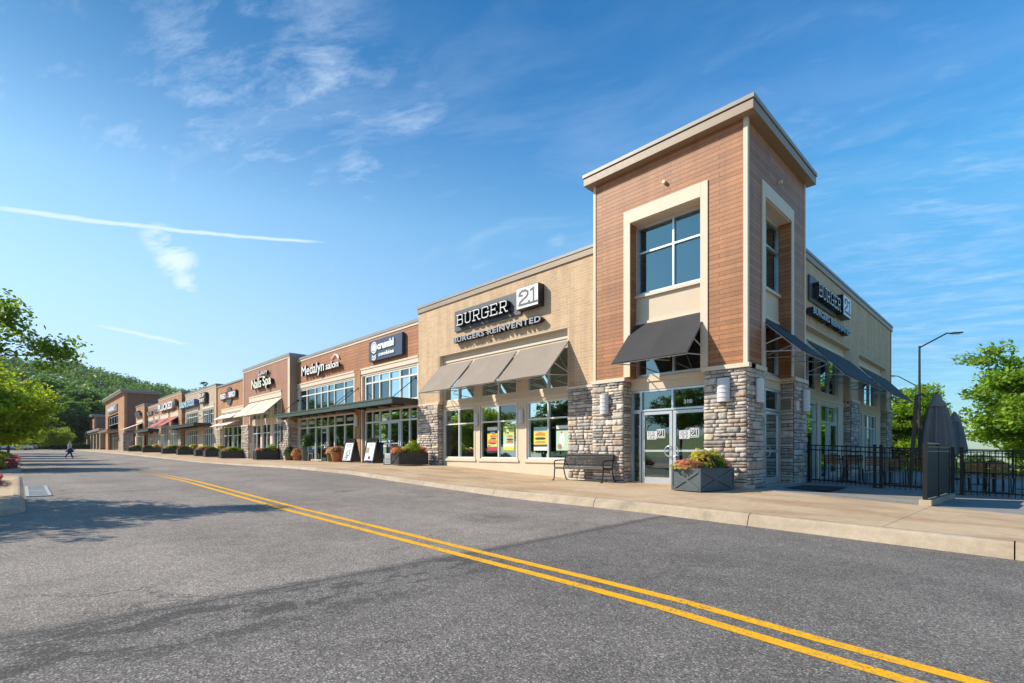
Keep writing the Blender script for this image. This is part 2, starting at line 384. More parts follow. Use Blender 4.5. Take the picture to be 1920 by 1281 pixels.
def grass():
    m, g, b = newmat('grass')
    P = g.n('ShaderNodeNewGeometry').outputs['Position']
    n = g.noise(P, .12, 6, .65); n2 = g.noise(P, 9, 5, .7)
    ca = g.mix(g.map(n, .3, .7), (.24, .28, .035, 1), (.38, .34, .07, 1))
    g.set(b.inputs['Base Color'], g.v('SCALE', ca, scale=g.map(n2, .3, .7, .7, 1.25))); b.inputs['Roughness'].default_value = .9
grass()
# ------------------------------------------------------------------ object helpers
def tag(o, label=None, cat=None, group=None, kind=None):
    if label: o['label'] = label
    if cat: o['category'] = cat
    if group: o['group'] = group
    if kind: o['kind'] = kind
    return o
def thing(name, label, cat, loc=(0, 0, 0), rz=0.0, group=None):
    o = bpy.data.objects.new(name, None); col.objects.link(o)
    o.empty_display_size = .3
    o.location = loc; o.rotation_euler = (0, 0, rz)
    return tag(o, label, cat, group)
def copy_tree(o, parent=None):
    c = o.copy(); col.objects.link(c); c.parent = parent
    for ch in list(o.children): copy_tree(ch, c)
    return c
def put(o, loc, rz=0.0, label=None, group=None, scale=None):
    o.location = loc; o.rotation_euler = (0, 0, rz)
    if scale: o.scale = (scale, scale, scale) if not hasattr(scale, '__len__') else scale
    return tag(o, label, None, group)
class FR:
    """a facade: F faces the street (-y), S faces the patio (+x); u runs along it, o outward"""
    def __init__(s, kind, c): s.kind, s.c = kind, c
    def p(s, u, o, z): return (u, s.c - o, z) if s.kind == 'F' else (s.c + o, u, z)
class MB:
    def __init__(s): s.v, s.f, s.mi, s.mats, s.col = [], [], [], [], None
    def m(s, mat):
        if mat not in s.mats: s.mats.append(mat)
        return s.mats.index(mat)
    def poly(s, pts, mat):
        i = len(s.v); s.v += [tuple(p) for p in pts]; s.f.append(tuple(range(i, i + len(pts)))); s.mi.append(s.m(mat))
    def box(s, x0, x1, y0, y1, z0, z1, mat):
        s.hexa([(x0, y0, z0), (x1, y0, z0), (x1, y1, z0), (x0, y1, z0), (x0, y0, z1), (x1, y0, z1), (x1, y1, z1), (x0, y1, z1)], mat)
    def hexa(s, P, mat):
        i = len(s.v); s.v += [tuple(p) for p in P]; k = s.m(mat)
        for f in ((0, 3, 2, 1), (4, 5, 6, 7), (0, 1, 5, 4), (1, 2, 6, 5), (2, 3, 7, 6), (3, 0, 4, 7)):
            s.f.append(tuple(i + q for q in f)); s.mi.append(k)
    def fb(s, fr, u0, u1, o0, o1, z0, z1, mat):
        s.hexa([fr.p(u0, o1, z0), fr.p(u1, o1, z0), fr.p(u1, o0, z0), fr.p(u0, o0, z0), fr.p(u0, o1, z1), fr.p(u1, o1, z1), fr.p(u1, o0, z1), fr.p(u0, o0, z1)], mat)
    def tube(s, a, b, r, mat, n=8, r2=None, cap=True):
        a, b = Vector(a), Vector(b); r2 = r if r2 is None else r2
        d = (b - a).normalized(); q = Vector((0, 0, 1)) if abs(d.z) < .9 else Vector((1, 0, 0))
        x = d.cross(q).normalized(); y = d.cross(x); i = len(s.v); k = s.m(mat)
        for c, rr in ((a, r), (b, r2)):
            for j in range(n):
                t = 2 * math.pi * j / n; s.v.append(tuple(c + x * math.cos(t) * rr + y * math.sin(t) * rr))
        for j in range(n):
            s.f.append((i + j, i + (j + 1) % n, i + n + (j + 1) % n, i + n + j)); s.mi.append(k)
        if cap:
            s.f.append(tuple(i + j for j in range(n))[::-1]); s.mi.append(k)
            s.f.append(tuple(i + n + j for j in range(n))); s.mi.append(k)
    def path(s, pts, r, mat, n=8):
        for a, b in zip(pts, pts[1:]): s.tube(a, b, r, mat, n)
    def bar(s, a, b, w, h, mat, up=(0, 0, 1)):
        a, b, up = Vector(a), Vector(b), Vector(up); d = (b - a).normalized(); x = d.cross(up).normalized(); y = x.cross(d)
        P = [c + x * sx * w / 2 + y * sy * h / 2 for c in (a, b) for sx, sy in ((-1, -1), (1, -1), (1, 1), (-1, 1))]
        s.hexa(P, mat)
    def lathe(s, prof, mat, n=20, c=(0, 0, 0)):
        i = len(s.v); k = s.m(mat)
        for r, z in prof:
            for j in range(n):
                t = 2 * math.pi * j / n; s.v.append((c[0] + r * math.cos(t), c[1] + r * math.sin(t), c[2] + z))
        for a in range(len(prof) - 1):
            for j in range(n):
                s.f.append((i + a * n + j, i + a * n + (j + 1) % n, i + (a + 1) * n + (j + 1) % n, i + (a + 1) * n + j)); s.mi.append(k)
    def build(s, name, parent=None, world=True, smooth=False, bevel=0.0):
        me = bpy.data.meshes.new(name)
        v = s.v
        if parent is not None and world:
            L = parent.location if parent.parent is None else parent.parent.location
            v = [(a - L[0], b - L[1], c - L[2]) for a, b, c in v]
        me.from_pydata(v, [], s.f)
        for m_ in s.mats: me.materials.append(MATS[m_])
        me.polygons.foreach_set('material_index', s.mi)
        bm = bmesh.new(); bm.from_mesh(me); bmesh.ops.recalc_face_normals(bm, faces=bm.faces); bm.to_mesh(me); bm.free()
        if smooth: me.polygons.foreach_set('use_smooth', [True] * len(me.polygons))
        o = bpy.data.objects.new(name, me); col.objects.link(o); o.parent = parent
        if bevel:
            b = o.modifiers.new('bevel', 'BEVEL'); b.width = bevel; b.segments = 2; b.limit_method = 'ANGLE'; b.angle_limit = R_(50)
        if smooth and hasattr(me, 'set_sharp_from_angle'): me.set_sharp_from_angle(angle=R_(45))
        return o
def npmesh(name, V, Fq, C, mat, parent=None, smooth=False):
    """V (n,3), Fq (m,k) faces, C (m,3) face colours or None"""
    me = bpy.data.meshes.new(name); k = Fq.shape[1]; m = len(Fq)
    me.vertices.add(len(V)); me.vertices.foreach_set('co', V.astype(np.float32).ravel())
    me.loops.add(m * k); me.loops.foreach_set('vertex_index', Fq.astype(np.int32).ravel())
    me.polygons.add(m); me.polygons.foreach_set('loop_start', np.arange(0, m * k, k, dtype=np.int32))
    me.polygons.foreach_set('loop_total', np.full(m, k, dtype=np.int32))
    if smooth: me.polygons.foreach_set('use_smooth', np.ones(m, dtype=bool))
    if C is not None:
        a = me.color_attributes.new('Col', 'FLOAT_COLOR', 'CORNER')
        cc = np.ones((m, k, 4), dtype=np.float32); cc[:, :, :3] = C[:, None, :]
        a.data.foreach_set('color', cc.ravel())
    me.update(); me.materials.append(MATS[mat])
    o = bpy.data.objects.new(name, me); col.objects.link(o); o.parent = parent
    return o

# ------------------------------------------------------------------ the lie of the land
def I(x, xs, ys): return float(np.interp(x, xs, ys))
def zc(x): return I(x, [-900, -200, -150, -110, -70, -45, -30, -22, -18, -10, -4, -2, 0, 40], [2.6, 2.2, 1.75, 1.22, .6, .45, .38, .34, .3, .1, 0, -.03, -.1, -.3])
def ze(x): return I(x, [-900, -150, -110, -96, -71, -50, -37, -29, -22, -17, -13.6, -8.6, -5.3, -2.3, 0, 40], [2.6, 1.8, 1.33, 1.22, .96, .70, .53, .5, .5, .42, .28, .1, .07, -.01, -.07, -.35])
def hk(x): return I(x, [-60, -38, -25, -20, -14, -11, -8, 0], [.1, .06, .1, .12, .13, .12, .18, .2])
def gf(x): return I(x, [-900, -200, -150, -110, -96, -73, -52, -44, -37, -25, -18.5, -11, -5, -1.5, 0, 5, 40], [2.7, 2.2, 1.87, 1.42, 1.33, 1.08, .81, .70, .68, .66, .63, .29, .27, .09, .03, -.1, -.6])
def sm(t): t = max(0, min(1, t)); return t * t * (3 - 2 * t)
def zroad(x, y):
    s_ = sm((y - 3.9) / 4.5); return zc(x) + (ze(x) - zc(x)) * s_
YK = 8.4
def zside(x, y):
    k = max(0, min(1, (y - 8.6) / 4.5)); a = ze(x) + hk(x); return a + (gf(x) - a) * k
def zany(x, y):
    if y < YK: return zroad(x, y)
    return zside(x, y) - max(0, y - 33) * .012
def sheet(name, xs, ys, fn, mat, kind='structure', dz=0.0):
    V = np.array([(x, y, fn(x, y) + dz) for y in ys for x in xs]); nx = len(xs)
    F = np.array([(j * nx + i, j * nx + i + 1, (j + 1) * nx + i + 1, (j + 1) * nx + i) for j in range(len(ys) - 1) for i in range(nx - 1)])
    o = npmesh(name, V, F, None, mat, smooth=True); return tag(o, kind=kind)
def rng(a, b, st):
    n = max(1, int(round((b - a) / st))); return [a + (b - a) * i / n for i in range(n + 1)]
xs_f = rng(-167, -60, 5) + rng(-58, 12, 1) + rng(15, 60, 5)
sheet('road', xs_f, rng(-70, -4, 6) + rng(-3, 8.4, .6), zroad, 'asphalt')
sheet('sidewalk', rng(-150, -60, 5) + rng(-58, 22, 1), rng(8.588, 13.4, .5) , zside, 'walk_concrete', dz=0)
sheet('walkway', rng(-150, -60, 5) + rng(-58, -5, 1), rng(13.4, 20, 2), zside, 'walk_concrete', dz=-.001)
sheet('patio', rng(-5, 22, 1), rng(13.4, 34, 1), zside, 'patio_concrete', dz=0.0)
# open ground all round, to the horizon, carrying the wooded ridge in the west
def ridge(x, y):
    r = I(y, [-300, -90, -9, 25, 44, 65, 78, 110, 170, 400], [32, 44, 46, 47, 41, 36.5, 34.5, 33, 26, 12])
    return r * sm((-x - 170) / 290)
def zground(x, y): return zany(x, y) - .09 - (0.25 if y > 34 else 0) + ridge(x, y) - (1.6 if (-166 < x < 62 and -71 < y < YK + .1) or (-151 < x < 23 and YK <= y < 33.5) else 0)
sheet('ground', rng(-900, -180, 20) + [-168, -165.9] + [-151.1, -150.9] + rng(-140, 20, 10) + [22.9, 23.1, 61.9, 62.1] + rng(80, 900, 80), rng(-900, -150, 75) + rng(-140, -80, 10) + [-71.1, -70.9] + rng(-60, 0, 10) + [YK + .05, YK + .15, 33.4, 33.6] + rng(40, 160, 10) + rng(200, 900, 70), zground, 'grass')
# kerb with tooled joints
def kerb(name, pts, zf, hf, width=.17, joint=3.05, flip=False, mat='kerb_concrete'):
    b = MB(); acc = 0
    for a, c in zip(pts, pts[1:]):
        a, c = Vector(a), Vector(c); L = (c - a).length; n = max(1, int(L / .76)); d = (c - a) / L; nrm = Vector((-d.y, d.x)) * (-1 if flip else 1)
        for k in range(n):
            p, q = a + d * L * k / n, a + d * L * (k + 1) / n
            if acc % 4 == 0: p = p + d * .007
            if acc % 4 == 3: q = q - d * .007
            acc += 1
            P = []
            prof = [(-.02, -.25), (-.01, 0), (.035, .55), (.06, .88), (.095, 1.04), (width, 1.08), (width, -.25)]
            ring = []
            for pt in (p, q):
                z0 = zf(pt.x, pt.y); h = hf(pt.x)
                ring.append([(pt.x + nrm.x * o, pt.y + nrm.y * o, z0 + (h * t if t > 0 else t)) for o, t in prof])
            m_ = len(prof)
            for j in range(m_ - 1): b.poly([ring[0][j], ring[1][j], ring[1][j + 1], ring[0][j + 1]], mat)
            b.poly(ring[0], mat); b.poly(ring[1][::-1], mat)
    o = b.build(name); return tag(o, kind='structure')
kerb('kerb', [(-150, YK), (-60, YK), (-20, YK), (22, YK)], lambda x, y: ze(x), lambda x: hk(x) / 1.08)
# double yellow line, 4 mm above the road
def linez(name, ya, yb, x0, x1):
    V = []; F = []; xs = rng(x0, x1, 1.0)
    for i, x in enumerate(xs):
        off = -.10 * sm((x + 3.0) / 3.0)
        for y in (ya, yb): V.append((x, y + off, zroad(x, y + off) + .004))
    F = np.array([(2 * i, 2 * i + 2, 2 * i + 3, 2 * i + 1) for i in range(len(xs) - 1)])
    return tag(npmesh(name, np.array(V), F, None, 'yellow_paint'), kind='structure')
linez('road_line', 3.60, 3.72, -27, 20); linez('road_line', 3.88, 4.00, -30, 20)

# ------------------------------------------------------------------ building helpers
def wall(b, fr, u0, u1, z0, z1, o, th, holes, mat):
    us = sorted({u0, u1, *[h[0] for h in holes], *[h[1] for h in holes]}); zs = sorted({z0, z1, *[h[2] for h in holes], *[h[3] for h in holes]})
    us = [u for u in us if u0 <= u <= u1]; zs = [z for z in zs if z0 <= z <= z1]
    for a, c in zip(us, us[1:]):
        run = None
        for d, e in zip(zs, zs[1:]):
            um, zm = (a + c) / 2, (d + e) / 2
            hole = any(h[0] < um < h[1] and h[2] < zm < h[3] for h in holes)
            if hole:
                if run: b.fb(fr, a, c, o - th, o, run[0], run[1], mat); run = None
            else: run = (run[0], e) if run else (d, e)
        if run: b.fb(fr, a, c, o - th, o, run[0], run[1], mat)
def boxes(p, name, lst):
    for q in lst:
        b = MB(); b.fb(*q); b.build(name, p)
def window(p, fr, u0, u1, z0, z1, o, us=(), zs=(), fw=.055, dp=.11, frame='white_frame', glass='glass', name='window'):
    b = MB()
    b.fb(fr, u0, u0 + fw, o - dp, o, z0, z1, frame); b.fb(fr, u1 - fw, u1, o - dp, o, z0, z1, frame)
    b.fb(fr, u0 + fw, u1 - fw, o - dp, o - .002, z0, z0 + fw, frame); b.fb(fr, u0 + fw, u1 - fw, o - dp, o - .002, z1 - fw, z1, frame)
    for u in us: b.fb(fr, u - fw / 2, u + fw / 2, o - dp, o - .003, z0 + fw, z1 - fw, frame)
    for z in zs: b.fb(fr, u0 + fw, u1 - fw, o - dp, o - .006, z - fw / 2, z + fw / 2, frame)
    f = b.build(name, p)
    g_ = MB(); U = [u0 + fw] + sorted(us) + [u1 - fw]; Z = [z0 + fw] + sorted(zs) + [z1 - fw]
    for a, c in zip(U, U[1:]):
        for d, e in zip(Z, Z[1:]):
            t = [rnd.uniform(-.004, .004) for _ in range(2)]; q = o - dp * .6
            g_.poly([fr.p(a, q + t[0], d), fr.p(c, q - t[0], d), fr.p(c, q - t[0] + t[1], e), fr.p(a, q + t[0] + t[1], e)], glass)
    g_.build('pane', f)
    return f
def door(p, fr, u0, u1, z0, z1, o, frame='aluminium', glass='glass', handle='r', fw=.09):
    b = MB(); b.fb(fr, u0, u0 + fw, o - .05, o, z0, z1, frame); b.fb(fr, u1 - fw, u1, o - .05, o, z0, z1, frame)
    b.fb(fr, u0 + fw, u1 - fw, o - .05, o - .001, z0, z0 + fw * 2.0, frame); b.fb(fr, u0 + fw, u1 - fw, o - .05, o - .001, z1 - fw, z1, frame)
    b.fb(fr, u0 + fw, u1 - fw, o - .045, o - .004, z0 + .93, z0 + .99, frame)
    d = b.build('door', p)
    g_ = MB(); g_.poly([fr.p(u0 + fw, o - .03, z0 + fw), fr.p(u1 - fw, o - .03, z0 + fw), fr.p(u1 - fw, o - .032, z1 - fw), fr.p(u0 + fw, o - .032, z1 - fw)], glass)
    g_.build('pane', d)
    h = MB(); uu = u1 - fw * .6 if handle == 'r' else u0 + fw * .6; sgn = -1 if handle == 'r' else 1
    pts = [fr.p(uu, o, z0 + .80), fr.p(uu, o + .07, z0 + .80)] + [fr.p(uu + sgn * .15 * math.sin(t) , o + .07, z0 + .95 - .15 * math.cos(t)) for t in [math.pi * k / 8 for k in range(9)]] + [fr.p(uu, o, z0 + 1.10)]
    h.path(pts, .014, 'aluminium', 8); h.build('handle', d, smooth=True)
    return d
def awning(p, fr, u0, u1, oT, zT, oB, zB, mat, frame='aluminium', dark='bronze_metal', rafters=True, valance=0.0):
    b = MB(); th = .018
    n = Vector((zT - zB, oB - oT)).normalized() * th
    nu, nv = 18, 8; gr = {}; ph = rnd.uniform(0, 6)
    for k in (0, 1):
        for i in range(nu + 1):
            for j in range(nv + 1):
                s_, t_ = i / nu, j / nv; sag = .022 * abs(math.sin(2 * math.pi * s_)) * math.sin(math.pi * t_) + .004 * math.sin(9 * s_ + 5 * t_ + ph)
                q = th * k - sag; gr[k, i, j] = fr.p(u0 + (u1 - u0) * s_, oT + (oB - oT) * t_ + n.x / th * q, zT + (zB - zT) * t_ + n.y / th * q)
    for k in (0, 1):
        for i in range(nu):
            for j in range(nv): b.poly([gr[k, i, j], gr[k, i + 1, j], gr[k, i + 1, j + 1], gr[k, i, j + 1]], mat)
    for j in range(nv):
        for i in (0, nu): b.poly([gr[0, i, j], gr[0, i, j + 1], gr[1, i, j + 1], gr[1, i, j]], mat)
    for i in range(nu):
        for j in (0, nv): b.poly([gr[0, i, j], gr[0, i + 1, j], gr[1, i + 1, j], gr[1, i, j]], mat)
    a = b.build('awning', p)
    f = MB(); r = .016; o2 = .03
    for u in (u0 + .03, (u0 + u1) / 2, u1 - .03):
        f.tube(fr.p(u, oT + .02, zT - .05), fr.p(u, oB - .03, zB - .005), r, frame, 6)
        zm, om = zT + (zB - zT) * .62, oT + (oB - oT) * .62
        f.tube(fr.p(u, oT, zB + .12), fr.p(u, oB - .05, zB + .01), r, frame, 6)
        f.tube(fr.p(u, oT, zB + .20), fr.p(u, om, zm - .04), r, frame, 6)
    f.tube(fr.p(u0 + .02, oB - .03, zB - .005), fr.p(u1 - .02, oB - .03, zB - .005), r, frame, 6)
    f.tube(fr.p(u0 + .02, oT + .01, zT - .05), fr.p(u1 - .02, oT + .01, zT - .05), r, frame, 6)
    f.build('awning_frame', a)
    return a
STONES = [(.50, .43, .36), (.44, .38, .32), (.56, .50, .43), (.37, .33, .30), (.50, .42, .32), (.40, .38, .36), (.33, .29, .26), (.56, .47, .38), (.46, .42, .38), (.43, .33, .26)]
def stonework(p, faces, name='stone_facing', seed=1):
    """ledgestone: every stone a rough-faced block of its own size, one mesh per facing"""
    r = random.Random(seed); V = []; F = []; C = []
    for fr, u0, u1, z0, z1, o in faces:
        z = z0
        while z < z1 - .01:
            h = r.choice([.07, .09, .11, .13, .155, .185, .215])
            if z1 - z - h < .07: h = z1 - z
            u = u0
            while u < u1 - .01:
                wd = r.uniform(.14, .50) * (1.15 if h > .14 else .9)
                if u1 - u - wd < .13: wd = u1 - u
                cells = [(u, u + wd, z, z + h)]
                if h > .15 and r.random() < .45:
                    k = r.uniform(.4, .6); cells = [(u, u + wd, z, z + h * k), (u, u + wd, z + h * k, z + h)]
                    if wd > .34 and r.random() < .6:
                        q = r.uniform(.35, .65); cells = [cells[0], (u, u + wd * q, z + h * k, z + h), (u + wd * q, u + wd, z + h * k, z + h)]
                for a, c, d, e in cells:
                    nu, nz = max(4, int((c - a) / .045)), max(4, int((e - d) / .03)); base = len(V); out = o + r.uniform(.005, .038)
                    gp = .0065; a2, c2, d2, e2 = a + gp, c - gp, d + gp, e - gp
                    tilt = (r.uniform(-.02, .02), r.uniform(-.02, .02))
                    for j in range(nz + 1):
                        for i in range(nu + 1):
                            s_, t_ = i / nu, j / nz
                            edge = (i in (0, nu)) or (j in (0, nz))
                            uu, zz = a2 + (c2 - a2) * s_, d2 + (e2 - d2) * t_
                            if edge: oo = o - .012
                            else: oo = out + tilt[0] * (s_ - .5) + tilt[1] * (t_ - .5) + r.uniform(-.013, .016)
                            if edge is False:
                                uu += (r.uniform(-.15, .15)) * (c2 - a2) / nu * .5 + ((-.90 if i == 1 else .90 if i == nu - 1 else 0) * (c2 - a2) / nu)
                                zz += (r.uniform(-.15, .15)) * (e2 - d2) / nz * .5 + ((-.90 if j == 1 else .90 if j == nz - 1 else 0) * (e2 - d2) / nz)
                            V.append(fr.p(uu, oo, zz))
                    cc = r.choice(STONES); kk = r.uniform(.74, 1.16); cc = (cc[0] * kk, cc[1] * kk, cc[2] * kk)
                    for j in range(nz):
                        for i in range(nu):
                            q0 = base + j * (nu + 1) + i; f = (q0, q0 + 1, q0 + nu + 2, q0 + nu + 1)
                            F.append(f if fr.kind == 'F' else f); C.append(cc)
                u += wd
            z += h
    L = p.location
    V = np.array(V) - np.array([L[0], L[1], L[2]])
    return npmesh(name, V, np.array(F), np.array(C), 'ledge_stone', p)
def lamp(p, fr, u, z, o, w=.30, h=.60, lens='frosted_lamp'):
    b = MB(); b.fb(fr, u - w / 2 + .03, u + w / 2 - .03, o, o + .05, z - h / 2 + .04, z + h / 2 - .04, 'aluminium')
    n = 10
    for k in range(n):
        t0, t1 = math.pi * k / n, math.pi * (k + 1) / n
        q = [fr.p(u - math.cos(t) * w / 2, o + .04 + math.sin(t) * w * .42, zz) for zz in (z - h / 2, z + h / 2) for t in (t0, t1)]
        b.poly([q[0], q[1], q[3], q[2]], lens)
    for zz in (z - h / 2, z + h / 2): b.poly([fr.p(u - math.cos(math.pi * k / n) * w / 2, o + .04 + math.sin(math.pi * k / n) * w * .42, zz) for k in range(n + 1)], lens)
    l = b.build('wall_lamp', p)
    c = MB()
    for zz in (z - h * .3, z - h * .1, z + h * .1, z + h * .3):
        pts = [fr.p(u - math.cos(math.pi * k / n) * (w / 2 + .008), o + .04 + math.sin(math.pi * k / n) * (w * .42 + .008), zz) for k in range(n + 1)]
        for a_, b_ in zip(pts, pts[1:]): c.bar(a_, b_, .012, .014, 'white_frame')
    c.build('louvre', l)
    return l
# ------------------------------------------------------------------ lettering
def text_pts(s, bold=0.0, shear=0.0, space=1.0):
    cu = bpy.data.curves.new('t', 'FONT'); cu.body = s; cu.size = 1; cu.extrude = .5; cu.offset = bold; cu.shear = shear
    cu.space_character = space; cu.resolution_u = 3
    o = bpy.data.objects.new('t', cu); col.objects.link(o)
    dg = bpy.context.evaluated_depsgraph_get(); dg.update(); me = bpy.data.meshes.new_from_object(o.evaluated_get(dg))
    v = [tuple(a.co) for a in me.vertices]; f = [tuple(p_.vertices) for p_ in me.polygons]
    bpy.data.objects.remove(o); bpy.data.curves.remove(cu); bpy.data.meshes.remove(me)
    return v, f
def add_text(b, fr, s, u0, u1, z0, z1, o0, o1, mat, bold=.012, shear=0.0, side=None, space=1.0):
    """text fitted into a box on a facade; front face mat, returns mat for its returns"""
    v, f = text_pts(s, bold, shear, space)
    X = [a[0] for a in v]; Y_ = [a[1] for a in v]; x0, x1, y0, y1 = min(X), max(X), min(Y_), max(Y_)
    i = len(b.v)
    for x, y, z in v: b.v.append(fr.p(u0 + (x - x0) / (x1 - x0) * (u1 - u0), o1 if z > 0 else o0, z0 + (y - y0) / (y1 - y0) * (z1 - z0)))
    for p_ in f:
        zz = [v[k][2] for k in p_]; front = all(q > 0 for q in zz)
        b.f.append(tuple(i + k for k in p_)); b.mi.append(b.m(mat if front or not side else side))
# slab-serif strokes for the corner restaurant's name, drawn in a 1 x 1.5 cell
SLAB = {'B': [[(.0, 0), (.62, 0), (.8, .12), (.8, .62), (.66, .76), (.15, .76)], [(.66, .76), (.76, .86), (.76, 1.38), (.6, 1.5), (0, 1.5)], [(.15, 0), (.15, 1.5)]],
        'U': [[(-.04, 1.5), (.26, 1.5)], [(.12, 1.5), (.12, .2), (.28, 0), (.6, 0), (.74, .2), (.74, 1.5)], [(.58, 1.5), (.9, 1.5)]],
        'R': [[(.0, 1.5), (.62, 1.5), (.78, 1.36), (.78, .84), (.64, .7), (.15, .7)], [(.15, 0), (.15, 1.5)], [(0, 0), (.34, 0)], [(.5, .7), (.74, 0), (.94, 0)]],
        'G': [[(.82, 1.1), (.82, 1.36), (.68, 1.5), (.26, 1.5), (.1, 1.34), (.1, .16), (.26, 0), (.68, 0), (.82, .16), (.82, .7)], [(.5, .7), (.94, .7)]],
        'E': [[(.0, 1.5), (.8, 1.5), (.8, 1.24)], [(.15, 0), (.15, 1.5)], [(.0, 0), (.82, 0), (.82, .28)], [(.15, .76), (.58, .76)], [(.58, .62), (.58, .9)]],
        '2': [[(.05, 1.1), (.14, 1.36), (.36, 1.5), (.64, 1.48), (.84, 1.28), (.84, .98), (.70, .76), (.3, .48), (.1, .26), (.06, .02), (.95, .02), (.95, .26)], [(.05, 1.1), (.32, 1.02)]],
        '1': [[(.10, 1.36), (.36, 1.5), (.36, 0)], [(.08, 0), (.66, 0)]]}
def strokes(b, fr, s, u0, u1, z0, z1, o0, o1, mat, side, sw=.12, gap=.16, widths=None):
    wd = [(widths or {}).get(ch, .9) for ch in s]; tot = sum(wd) + gap * (len(s) - 1); k = (u1 - u0) / tot; kz = (z1 - z0) / 1.5
    u = u0
    for ch, w_ in zip(s, wd):
        for ln in SLAB[ch]:
            for a, c in zip(ln, ln[1:]):
                A = Vector((u + a[0] * k, z0 + a[1] * kz)); B = Vector((u + c[0] * k, z0 + c[1] * kz)); d = (B - A).normalized(); hw = sw * kz / 2
                A2, B2 = A - d * hw * .8, B + d * hw * .8; n = Vector((-d.y, d.x)) * hw
                P = [A2 - n, B2 - n, B2 + n, A2 + n]; oj = rnd.uniform(-.0012, .0012)
                b.poly([fr.p(q.x, o1 + oj, q.y) for q in P], mat)
                for i in range(4):
                    q, t = P[i], P[(i + 1) % 4]; b.poly([fr.p(q.x, o0, q.y), fr.p(t.x, o0, t.y), fr.p(t.x, o1 + oj, t.y), fr.p(q.x, o1 + oj, q.y)], side)
        u += (w_ + gap) * k
# ------------------------------------------------------------------ the corner restaurant with its tower
BZ = .28
bg_ = thing('restaurant_building', 'corner restaurant in tan brick with ledgestone base and tall wood-sided entrance tower', 'building', (-10, 14, BZ))
F1, FT, ST, S1 = FR('F', 13.45), FR('F', 13.1), FR('S', -5.0), FR('S', -5.3)
# brick body
b = MB()
wall(b, F1, -20.1, -9.72, 3.38, 7.70, 0, .28, [(-18.5, -11.05, 0, 5.5)], 'tan_brick')
wall(b, S1, 17.76, 33.7, 3.38, 7.70, 0, .28, [(18.9, 24.9, 0, 5.53), (26.35, 32.35, 0, 5.53)], 'tan_brick')
b.box(-20.1, -19.9, 13.73, 33.7, -.2, 7.70, 'tan_brick'); b.box(-19.9, -5.3, 33.5, 33.7, -.5, 7.70, 'tan_brick')
b.build('brick_wall', bg_)
boxes(bg_, 'pier_core', [(F1, -20.07, -18.5, -.3, -.03, -.2, 3.34, 'soil'), (F1, -11.02, -9.75, -.3, -.03, -.2, 3.34, 'soil')] + [(S1, a, c, -.3, -.03, -.3, 3.34, 'soil') for a, c in ((17.78, 18.9), (24.9, 26.35), (32.35, 33.7))])
b = MB(); b.box(-19.9, -5.58, 13.73, 33.5, 7.0, 7.2, 'taupe_dark'); b.box(-9.6, -5.1, 13.2, 17.6, 9.5, 9.6, 'taupe_dark'); b.build('roof', bg_)
# parapet coping
b = MB()
for z0, z1, o, m_ in ((7.68, 7.86, .05, 'taupe_cornice'), (7.86, 7.885, .03, 'taupe_dark'), (7.885, 7.98, .07, 'grey_coping')):
    b.fb(F1, -20.14, -9.70, -.32, o, z0, z1, m_); b.fb(S1, 17.77, 33.75, -.32, o, z0, z1, m_)
    b.box(-20.14, -19.84, 13.77, 33.75, z0, z1, m_)
b.build('parapet_coping', bg_)
# stone cap band
boxes(bg_, 'stone_cap', [(F1, -20.14, -18.44, -.2, .06, 3.33, 3.42, 'cream_trim'), (F1, -11.1, -9.74, -.2, .055, 3.33, 3.42, 'cream_trim')] + [(S1, a, c, -.2, .06, 3.33, 3.42, 'cream_trim') for a, c in ((17.78, 18.95), (24.85, 26.4), (32.3, 33.75))] + [(fr, a, c, -.36, .085, 3.34, 3.45, 'cream_trim') for fr, a, c in ((FT, -9.79, -8.54), (FT, -6.16, -4.915), (ST, 13.19, 14.26), (ST, 16.58, 17.83))])
# recessed storefront bays in cream stucco
def bayfill(fr, u0, u1, zt, wins, zlo, zsill, zl1, zu0, zu1, o=-.24):
    b = MB(); holes = []
    for a, c in wins: holes += [(a, c, zsill, zl1), (a, c, zu0, zu1)]
    wall(b, fr, u0, u1, zlo, zt, o, .16, holes, 'cream_stucco')
    b.fb(fr, u0, u0 + .05, o, -.02, 3.43, zt - .03, 'cream_trim'); b.fb(fr, u1 - .05, u1, o, -.02, 3.43, zt - .03, 'cream_trim'); b.fb(fr, u0, u1, o, -.004, zt - .03, zt, 'cream_trim')
    b.fb(fr, u0 + .02, u1 - .02, o, o + .035, 5.16, 5.24, 'cream_trim')
    b.fb(fr, u0 + .02, u1 - .02, o, o + .03, zl1 + .12, zl1 + .19, 'cream_trim')
    for a, c in wins:
        if zsill > .6: b.fb(fr, a - .12, c + .12, o - .01, o + .05, zsill - .13, zsill - .05, 'cream_trim'); b.fb(fr, a - .08, c + .08, o - .01, o + .02, zsill - .05, zsill, 'cream_trim')
        for q in (a - .06, c): b.fb(fr, q, q + .06, o - .01, o + .02, zsill, zl1, 'cream_trim')
    return b
W1 = [(-18.45, -16.33), (-15.94, -13.80), (-13.26, -11.18)]
bayfill(F1, -18.5, -11.05, 5.5, W1, -.1, .95, 3.09, 3.46, 4.92).build('stucco_bay', bg_)
for a, c in W1:
    window(bg_, F1, a, c, .95, 3.09, -.26, [(a + c) / 2], [2.43], glass='glass_clear')
    window(bg_, F1, a, c, 3.46, 4.92, -.26, [(a + c) / 2], [], glass='glass')
W2 = [(19.25, 21.1), (21.55, 23.95)]; W3 = [(26.5, 28.1), (28.6, 31.1)]
bayfill(S1, 18.9, 24.9, 5.53, W2, -.3, .18, 3.02, 3.43, 4.92).build('stucco_bay', bg_)
bayfill(S1, 26.35, 32.35, 5.53, W3, -.3, .18, 3.02, 3.43, 4.92).build('stucco_bay', bg_)
